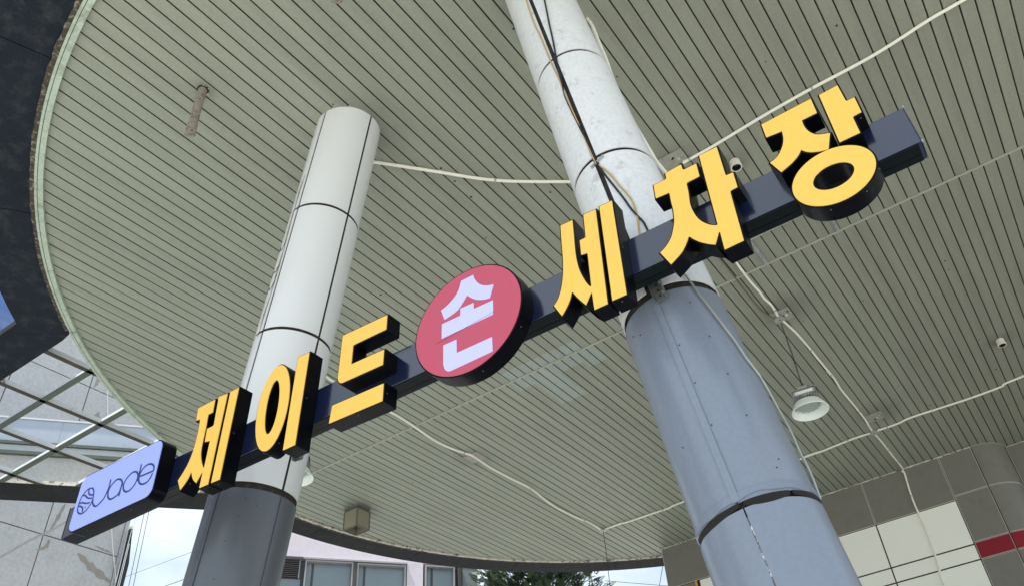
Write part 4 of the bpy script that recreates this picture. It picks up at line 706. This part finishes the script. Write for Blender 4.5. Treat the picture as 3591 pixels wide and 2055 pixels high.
# high bay lamps
def lamp(x, y, zr, label, chain_top, yaw):
    root = empty('high_bay_lamp', (x, y, zr)); root.rotation_euler = (0, 0, yaw); tag(root, label, 'lamp', 'high bay lamps under the canopy')
    mb = MB(); mb.lathe([(.176, 0), (.178, .006), (.150, .060), (.128, .095), (.126, .095), (.146, .058), (.172, .004), (.176, 0)], 48, caps=False); mb.build('reflector', MT['lamp_white'], root, True)
    mb = MB(); mb.lathe([(.127, .060), (.127, .095), (.1, .10)], 40); mb.build('lens_plate', MT['lamp_white'], root, True)
    mb = MB(); mb.lathe([(.100, .052), (.104, .0595), (.104, .062)], 40); mb.build('lens', MT['lens'], root, True)
    mb = MB(); mb.lathe([(.106, .0590), (.109, .0592), (.109, .0596)], 40); mb.build('lens_ring', MT['alu'], root, True)
    for k in range(14):
        t = 2*math.pi*k/14; m2 = MB(); m2.lathe([(.0045, .0585), (.0035, .0570)], 8, (.118*math.cos(t), .118*math.sin(t), 0)); m2.build('screw', MT['hole'], root)
    for k in range(30):
        t = 2*math.pi*k/30; m2 = MB() if k == 0 else m2
        m2.obox((.07*math.cos(t), .07*math.sin(t), .118), (.135*math.cos(t), .135*math.sin(t), .118), .004, .038)
    m2.build('cooling_fins', MT['alu'], root)
    mb = MB(); mb.lathe([(.08, .097), (.08, .16), (.07, .165)], 24); mb.build('heat_sink', MT['alu'], root, True)
    mb = MB(); mb.box((-.105, -.030, .185), (.105, .030, .235)); mb.build('driver_box', MT['alu'], root, bevel=.004)
    mb = MB(); mb.box((-.085, -.0315, .195), (.085, -.0303, .226)); mb.build('rating_label', MT['lamp_white'], root)
    for sx in (-1, 1):
        mb = MB(); mb.box((sx*.118-.003, -.022, .06), (sx*.118+.003, .022, .25)); mb.build('side_bracket', MT['alu'], root)
    mb = MB(); mb.box((-.121, -.022, .25), (.121, .022, .256)); mb.build('top_bracket', MT['alu'], root)
    mb = MB(); mb.box((-.045, -.018, .256), (.045, .018, .285)); mb.build('hanger_block', MT['alu'], root, bevel=.003)
    mb = MB(); mb.tube([(-.02,0,.29), (0,0,.305), (.06,0,.27), (.115,-.02,.235), (.125,-.03,.15)], .004, 6); mb.build('lead', MT['cable_b'], root)
    # chain links up to the ceiling
    z = .29; top = chain_top - zr; k = 0
    allm = MB()
    while z < top - .02:
        a = .005; h = .014; pts = []
        for i in range(9):
            t = 2*math.pi*i/8; pts.append(V(a*math.cos(t) if k % 2 else 0, 0 if k % 2 else a*math.cos(t), z + h*(1+math.sin(t))))
        allm.tube(pts, .0017, 5, False); z += .0235; k += 1
    allm.build('chain', MT['cable_b'], root)
    mb = MB(); mb.tube([(.004,0,.3), (.010,.004,.5*(top+.3)), (.002,0,top-.03)], .0030, 6); mb.build('flex', MT['cable_b'], root)
lamp(-1.448, 7.215, 5.49, 'white high bay lamp hanging on a chain right of the right column', ZC-.04, math.radians(8))
lamp(-5.86, 4.86, 5.49, 'white high bay lamp half hidden behind the left column', ZC-.04, math.radians(60))
mb = MB(); mb.lathe([(.035, 0), (.034, -.02), (.01, -.026)], 16); o = mb.build('ceiling_rose', MT['box']); o.location = (-5.86, 4.86, ZC); tag(o, 'round ceiling rose holding the half hidden lamp', 'ceiling rose')

# square lantern
root = empty('lantern', (-7.59, 7.40, ZC)); tag(root, 'square smoky glass lantern fixed under the ceiling near the far rim', 'lantern')
mb = MB(); mb.box((-.12, -.12, -.03), (.12, .12, -.002)); mb.build('base_plate', MT['lantern_f'], root, bevel=.004)
mb = MB(); mb.box((-.05, -.05, -.05), (.05, .05, -.0305)); mb.build('neck', MT['hole'], root)
hw = .115; zt_, zb_ = -.05, -.30
for sx in (-1, 1):
    for sy in (-1, 1):
        mb = MB(); mb.box((sx*hw-.008, sy*hw-.008, zb_), (sx*hw+.008, sy*hw+.008, zt_)); mb.build('corner_post', MT['lantern_f'], root)
for z in (zt_, zb_):
    for sx in (-1, 1):
        mb = MB(); mb.box((sx*hw-.007, -hw+.009, z-.007), (sx*hw+.007, hw-.009, z+.007)); mb.build('frame_bar', MT['lantern_f'], root)
        mb = MB(); mb.box((-hw+.009, sx*hw-.007, z-.007), (hw-.009, sx*hw+.007, z+.007)); mb.build('frame_bar', MT['lantern_f'], root)
for sx in (-1, 1):
    mb = MB(); mb.box((sx*hw-.002, -hw+.009, zb_+.008), (sx*hw+.002, hw-.009, zt_-.008)); mb.build('glass_pane', MT['lantern'], root)
    mb = MB(); mb.box((-hw+.009, sx*hw-.002, zb_+.008), (hw-.009, sx*hw+.002, zt_-.008)); mb.build('glass_pane', MT['lantern'], root)
mb = MB(); mb.box((-hw, -hw, zt_+.0075), (hw, hw, zt_+.012)); mb.build('lantern_top', MT['lantern_f'], root)
mb = MB(); mb.lathe([(.02, zt_-.001), (.02, zt_-.12), (.008, zt_-.13)], 12); mb.build('bulb', MT['hole'], root)

# wire dangling from the far box
x3, y3 = J3
cable('wire', [(x3, y3, ZC-.04), (x3+.004, y3, 6.2), (x3-.012, y3+.01, 5.8), (x3+.012, y3, 5.4), (x3-.006, y3, 4.9), (x3+.01, y3, 4.3)], .0045, 'cable_b', 'dark twisted wire dangling from the far corner box', 'wire', 6)

# ------------------------------------------------------------------ tiled wall under the canopy
wall = empty('panel_wall', (-2.5, WY, 0)); tag(wall, 'panelled shop wall of grey, white and dark red sheets under the canopy', 'wall')
def wp(x0, x1, z0, z1, mat, y=WY, edge=False, name='wall_panel'):
    g_ = .0095; mb = MB(); mb.box((x0+g_+2.5, y-.0-WY, z0+g_), (x1-g_+2.5, y+.012-WY, z1-g_))
    o = mb.build(name, MT[mat], wall, bevel=.001)
    if edge:
        m2 = MB(); a = .0042
        X0, X1, Z0, Z1 = x0+g_+2.5, x1-g_+2.5, z0+g_, z1-g_; Y = y-WY
        for b0, b1 in (((X0-a,Y-.001,Z0-a),(X0-.0002,Y+.011,Z1+a)),((X1+.0002,Y-.001,Z0-a),(X1+a,Y+.011,Z1+a)),((X0,Y-.001,Z0-a),(X1,Y+.011,Z0-.0002)),((X0,Y-.001,Z1+.0002),(X1,Y+.011,Z1+a))): m2.box(b0, b1)
        m2.build('bright_edge', MT['wedge'], o)
    return o
rows = [(5.958, 6.60), (5.352, 5.958), (5.152, 5.352), (4.55, 5.152), (3.95, 4.55), (3.3, 3.95), (2.7, 3.3), (0.05, 2.7)]
xs = [-5.258, -4.166, -3.085, -1.999, -.911]
mb = MB(); mb.box((-5.24+2.5, .013, 0), (-.47+2.5, .30, ZC+.01)); mb.build('wall_body', MT['joint'], wall)
for i in range(4):
    for j, (z0, z1) in enumerate(rows):
        if i == 0 and j in (1,2,3): continue
        wp(xs[i], xs[i+1], z0, z1, 'wgrey' if j == 0 else 'wwhite', edge=(j == 0))
for z0, z1 in ((5.352, 5.958), (5.152, 5.352), (4.55, 5.152)):
    wp(-5.258, -4.79, z0, z1, 'wgrey'); wp(-4.73, -4.166, z0, z1, 'wwhite')
mb = MB(); pts = [(-4.775+2.5+random.uniform(-.01,.01), -.004, 4.55+.07*k) for k in range(21)]; mb.tube(pts, [.022+random.uniform(-.007,.007) for _ in pts], 8); mb.build('yellow_sealant', MT['ypaint'], wall, True)
rows2 = [(6.012, 6.60, 'wgrey'), (5.372, 6.012, 'wgrey'), (5.150, 5.372, 'wred'), (4.5, 5.150, 'wgrey'), (3.9, 4.5, 'wgrey'), (2.0, 3.9, 'wgrey'), (.05, 2.0, 'wgrey')]
for z0, z1, m_ in rows2: wp(-.911, -.472, z0, z1, m_, edge=True)
# quarter-round corner and recessed wall
CXr, CYr, RR = -.472, WY+.385, .385
mb = MB(); n = 24
vs = []
for i in range(n+1):
    t = math.radians(-90 + 90*i/n)
    for z in (0, ZC+.01): vs.append((CXr+(RR-.013)*math.cos(t)+2.5, CYr+(RR-.013)*math.sin(t)-WY, z))
vs += [(CXr+2.5, CYr-WY, 0), (CXr+2.5, CYr-WY, ZC+.01)]
mb.add(vs, [(2*i, 2*i+2, 2*i+3, 2*i+1) for i in range(n)] + [tuple(2*i for i in range(n+2))[::-1], tuple(2*i+1 for i in range(n+2)), (2*n, 2*n+2, 2*n+3, 2*n+1), (2*n+2, 0, 1, 2*n+3)])
mb.build('corner_body', MT['joint'], wall)
for z0, z1, m_ in rows2:
    mb = MB(); vs = []; g_ = .007
    for i in range(n+1):
        t = math.radians(-88.8 + 87.4*i/n)
        for r_, z in ((RR-.012, z0+g_), (RR, z0+g_), (RR, z1-g_), (RR-.012, z1-g_)): vs.append((CXr+r_*math.cos(t)+2.5, CYr+r_*math.sin(t)-WY, z))
    mb.add(vs, [(4*i+k, 4*i+(k+1) % 4, 4*i+4+(k+1) % 4, 4*i+4+k) for i in range(n) for k in range(4)] + [(0,1,2,3), (4*n+3,4*n+2,4*n+1,4*n)])
    o = mb.build('curved_panel', MT[m_], wall, True)
    m2 = MB()
    for zz in (z0+g_-.002, z1-g_+.002):
        m2.tube([(CXr+RR*math.cos(math.radians(-88.8+87.4*i/n))+2.5, CYr+RR*math.sin(math.radians(-88.8+87.4*i/n))-WY, zz) for i in range(n+1)], .0022, 4)
    m2.build('bright_edge', MT['wedge'], o)
mb = MB(); mb.box((-.085+2.5, .385+.013, 0), (2.6+2.5, .60, ZC+.01)); mb.build('wall_body', MT['joint'], wall)
for i in range(3):
    for z0, z1, m_ in rows2: wp(-.082+.9*i, -.082+.9*(i+1), z0, z1, m_, y=WY+.385, edge=True)
# broken sealant bead at the top of the wall
mb = MB(); pts = [(-5.25+2.5+4.78*k/140, -.006+random.uniform(-.003,.003), ZC-.010+random.uniform(-.003,.003)) for k in range(141)]
mb.tube(pts, [abs(random.gauss(.0055,.002))+.002 for _ in pts], 6); mb.build('sealant_bead', MT['peel'], wall)
mb = MB(); pts = [(-.08+2.5+2.6*k/50, .378, ZC-.010+random.uniform(-.002,.002)) for k in range(51)]
mb.tube(pts, .006, 6); mb.build('sealant_bead', MT['peel'], wall)

# ------------------------------------------------------------------ grey rendered building on the left
lb = empty('rendered_building', (-14, 4, 0)); tag(lb, 'tall grey rendered building with large panel joints and brown water stains', 'building')
mb = MB(); mb.box((-10, -13, 0), (-.02, 3.84, 15)); mb.build('wall_core', MT['joint'], lb)
ys = [-8.4, -7.0, -5.6, -4.2, -2.8, -1.4, 0, 1.146, 2.522, 3.88]; zs = [0, 2.12, 5.05, 7.98, 10.915, 13.85, 15]
for i in range(len(ys)-1):
    for j in range(len(zs)-1):
        if ys[i] < -4 and False: continue
        mb = MB(); mb.box((-.02, ys[i]+.009, zs[j]+.009), (0, ys[i+1]-.009, zs[j+1]-.009)); mb.build('render_panel', MT['conc'], lb, bevel=.002)
mb = MB(); mb.box((-.5, 3.885, 0), (.012, 3.955, 15)); mb.build('corner_trim', MT['conc'], lb)
# blotchy stains, thin films proud of the render
def stain(pts, wd):
    mb = MB(); n = len(pts); vs = []
    P = catmull([V(a, b, 0) for a, b in pts], 6)
    for i, p in enumerate(P):
        d = (P[min(i+1, len(P)-1)]-P[max(i-1, 0)]).normalized(); q = V(-d.y, d.x, 0); w_ = wd*(.4+.9*abs(math.sin(i*.9))*.6+random.uniform(0,.4))*math.sin(math.pi*(i+.6)/(len(P)+.2))**.5
        for s_ in (-1, 1): r_ = p + q*s_*w_/2; vs += [(.0015, r_.x-4, r_.y)]
    mb.add(vs, [(2*i, 2*i+1, 2*i+3, 2*i+2) for i in range(len(P)-1)]); mb.build('water_stain', MT['stain'], lb)
stain([(7.17,7.84),(7.5,7.66),(7.86,7.52)], .13); stain([(6.72,8.60),(6.66,8.3),(6.60,8.06)], .06); stain([(6.64,7.93),(6.62,7.80),(6.50,7.70)], .07)
stain([(6.82,10.5),(6.80,10.2),(6.72,9.95)], .13); stain([(6.62,11.3),(6.63,11.1),(6.6,10.95)], .07); stain([(7.42,8.05),(7.6,8.03),(7.75,8.02)], .04)
cable('cable', [(-13.95, 6.75, 11.4), (-13.95, 6.834, 11.008), (-13.95, 6.986, 10.452), (-13.95, 7.615, 8.412), (-13.95, 7.893, 7.663), (-13.95, 8.0, 7.2)], .008, 'conduit', 'thin white cable slanting down the grey rendered wall', 'cable')
# narrow blade sign seen edge-on at the building corner
bs = empty('blade_sign', (-13.9, 7.97, 7)); tag(bs, 'narrow dark blade sign with white edging seen edge-on at the grey building corner', 'sign')
mb = MB(); mb.add([(-.04,-.012,-1.2),(-.04,.045,-1.2),(-.04,.075,.86),(-.04,-.012,1.48),(-.04,-.04,1.48),(.04,-.012,-1.2),(.04,.045,-1.2),(.04,.075,.86),(.04,-.012,1.48),(.04,-.04,1.48)],
       [(0,1,2,3,4),(9,8,7,6,5),(0,5,6,1),(1,6,7,2),(2,7,8,3),(3,8,9,4),(4,9,5,0)]); mb.build('sign_panel', MT['cable_b'], bs)
for a, b in (((.045,-.045,-1.2),(.045,-.03,1.46)), ((.045,.0,-1.2),(.045,-.012,1.2)), ((.045,.03,-1.2),(.045,.035,.4))):
    mb = MB(); mb.tube([a, b], .007, 6); mb.build('white_edging', MT['wwhite'], bs)
mb = MB(); mb.box((-.05,-.05,1.481), (.05,-.005,1.53)); mb.build('end_cap', MT['wwhite'], bs)

# ------------------------------------------------------------------ body of the shop behind the panelled wall
mb = MB(); mb.box((-2.7, .62, 0), (14.5, 8.3, 9)); mb.build('shop_body', MT['wgrey'], wall)

# ------------------------------------------------------------------ pink building behind the far rim
pd_ = V(.578, .816, 0).normalized(); pn = V(.816, -.578, 0).normalized()       # pn faces the viewer
PB = -pn*20
pk = empty('pink_building', PB + V(0,0,0)); tag(pk, 'pale pink rendered building with sliding windows seen below the far rim', 'building')
def pbox(name, mat, s0, s1, z0, z1, n0, n1, parent=pk):
    mb = MB(); vs = [pd_*s_ + pn*n_ + V(0,0,z) for z in (z0, z1) for s_, n_ in ((s0,n0),(s1,n0),(s1,n1),(s0,n1))]
    mb.add(vs, [(0,3,2,1),(4,5,6,7),(0,1,5,4),(1,2,6,5),(2,3,7,6),(3,0,4,7)]); return mb.build(name, mat, parent)
pbox('wall_upper', MT['pink'], .6, 6.3, 9.82, 12.5, -6, 0)
pbox('wall_pier', MT['pink'], 4.47, 4.88, 5.0, 9.819, -6, 0)
pbox('wall_lower', MT['pink'], .6, 6.3, 0, 4.999, -6, 0)
pbox('wall_end', MT['curtain'], 5.9, 6.3, 5.0, 9.819, -6, -.01)
pbox('room_behind', MT['curtain'], .6, 5.9, 5.0, 9.819, -6, -.25)
pbox('head_flashing', MT['pframe'], 1.94, 4.47, 9.76, 9.80, .001, .05)
pbox('sill_band', MT['dframe'], 1.2, 1.94, 9.735, 9.80, .001, .04)
def window(s0, s1, z0, z1):
    f = pbox('window', MT['pframe'], s0, s0+.035, z0, z1, -.2, .02)
    for q in (((s1-.035), s1, z0, z1), (s0+.035, s1-.035, z1-.035, z1), (s0+.035, s1-.035, z0, z0+.035)): pbox('frame_bar', MT['pframe'], *q, -.2, .02, f)
    pbox('pane', MT['glass'], s0+.036, s1-.036, z0+.036, z1-.036, -.12, -.11, f)
    pbox('inner_stile', MT['dframe'], s0+.17, s0+.22, z0+.052, z1-.052, -.109, -.09, f)
window(2.0, 3.14, 8.2, 9.75); window(3.24, 4.44, 8.2, 9.74); window(4.93, 5.70, 8.2, 9.78)
pbox('mullion', MT['dframe'], 3.142, 3.238, 8.2, 9.75, -.2, .03)
pbox('mullion', MT['dframe'], 4.442, 4.468, 8.2, 9.75, -.2, .01)
pbox('pipe_box', MT['dframe'], 5.78, 5.86, 5, 9.8, -.1, .06)
lv = pbox('louvre', MT['dframe'], 1.2, 1.93, 9.30, 9.734, -.2, -.08)
for k in range(9): pbox('slat', MT['dframe'], 1.22, 1.86, 9.33+.045*k, 9.352+.045*k, -.078, -.02, lv)
pbox('louvre_jamb', MT['pframe'], 1.865, 1.885, 9.30, 9.734, -.078, .01, lv)
pbox('glass_infill', MT['glass'], 1.2, 1.93, 8.2, 9.298, -.1, -.08)
pbox('roof', MT['roof'], .5, 6.4, 12.501, 12.7, -6.1, .1)

# ------------------------------------------------------------------ cypress tree behind the rim
tr = empty('cypress_tree', (-11.2, 17.2, 0)); tag(tr, 'dark green cypress tree showing under the far canopy rim', 'tree')
mb = MB(); mb.tube([(0,0,0), (.03,.02,3), (0,0,6), (.02,0,9), (0,0,11.3)], [.2,.17,.12,.07,.02], 10); mb.build('trunk', MT['bark'], tr, True)
lim = MB(); cl = [MB(), MB(), MB()]
rnd = random.Random(3)
for i in range(300):
    z = 5.2 + 6.0*(i/300); rad = 1.75*(1-((z-5.2)/8.2)**2.2)*rnd.uniform(.75,1.12); t = i*2.399 + rnd.uniform(-.3,.3)
    tip = V(rad*math.cos(t), rad*math.sin(t), z + .45 + rnd.uniform(-.2,.2)); b0 = V(0, 0, z-.3); lim.tube([b0, (b0+tip)/2+V(0,0,-.05), tip], [.02,.012,.004], 5, False)
    for k in range(24):
        f_ = rnd.uniform(.35, 1.04); c = b0.lerp(tip, f_) + V(rnd.gauss(0,.09), rnd.gauss(0,.09), rnd.gauss(0,.09))
        d = ((tip-b0).normalized() + V(rnd.gauss(0,.35), rnd.gauss(0,.35), rnd.gauss(.1,.3))).normalized(); s_ = d.cross(V(rnd.gauss(0,1), rnd.gauss(0,1), 1)).normalized()
        bin_ = cl[0 if rnd.random() < .5 else (1 if rnd.random() < .6 else 2)]
        L_ = rnd.uniform(.16,.30)
        for j in range(6):      # a flat spray: little scale leaflets both sides of a midrib
            p = c + d*L_*j/6; w_ = .075*(1-j/7)
            for sg in (-1, 1):
                bin_.add([p - d*.01, p + d*.03 + s_*sg*w_, p + d*.065 + s_*sg*w_*.5], [(0,1,2)])
lim.build('limbs', MT['bark'], tr)
for m_, b in zip(('leafa','leafb','leafc'), cl):
    o = mesh('crown', b.v, b.f, MT[m_], tr); o['kind'] = 'stuff'

# ------------------------------------------------------------------ overhead wires
cable('power_cable', [(-12.6,3.5,4.7), (-8.198, 3.5, 5.016), (-7.178, 3.5, 5.041), (-5.9,3.4,5.2)], .010, 'steel', 'grey cable crossing in front of the rendered wall to the sign rail', 'cable')
WG = 'power lines against the sky'
for a, b, lab, r_ in (((-51.308,30,28.354), (-51.09,30,23.248), 'left of the two steep power lines in the sky gap', .05), ((-50.774,30,28.324), (-50.567,30,23.104), 'right of the two steep power lines in the sky gap', .05),
                  ((-52.238,30,28.343), (-52.064,30,25.937), 'faint short power line close to the blade sign', .02), ((-52.028,30,24.076), (-45.198,30,23.74), 'faint slanting line crossing the sky gap', .03),
                  ((-47.182,30,22.169), (-45.389,30,22.08), 'lower of the slanting lines near the grey column base', .05), ((-13.505,30,13.677), (-13.803,30,12.955), 'steep wire in the sky gap beside the panel wall', .03),
                  ((-15.177,30,13.498), (-13.516,30,12.91), 'slanting wire in the sky gap beside the panel wall', .04), ((-17.054,30,14.252), (-16.354,30,13.838), 'slanting wire right of the cypress', .03)):
    a = Vector(a); b = Vector(b); d = (b-a); a2 = a - d*.6; b2 = b + d*.6
    mb = MB(); mb.tube([a2, b2], r_*.42, 5); o = mb.build('power_line', MT['cable_b']); tag(o, lab, 'power line', WG)
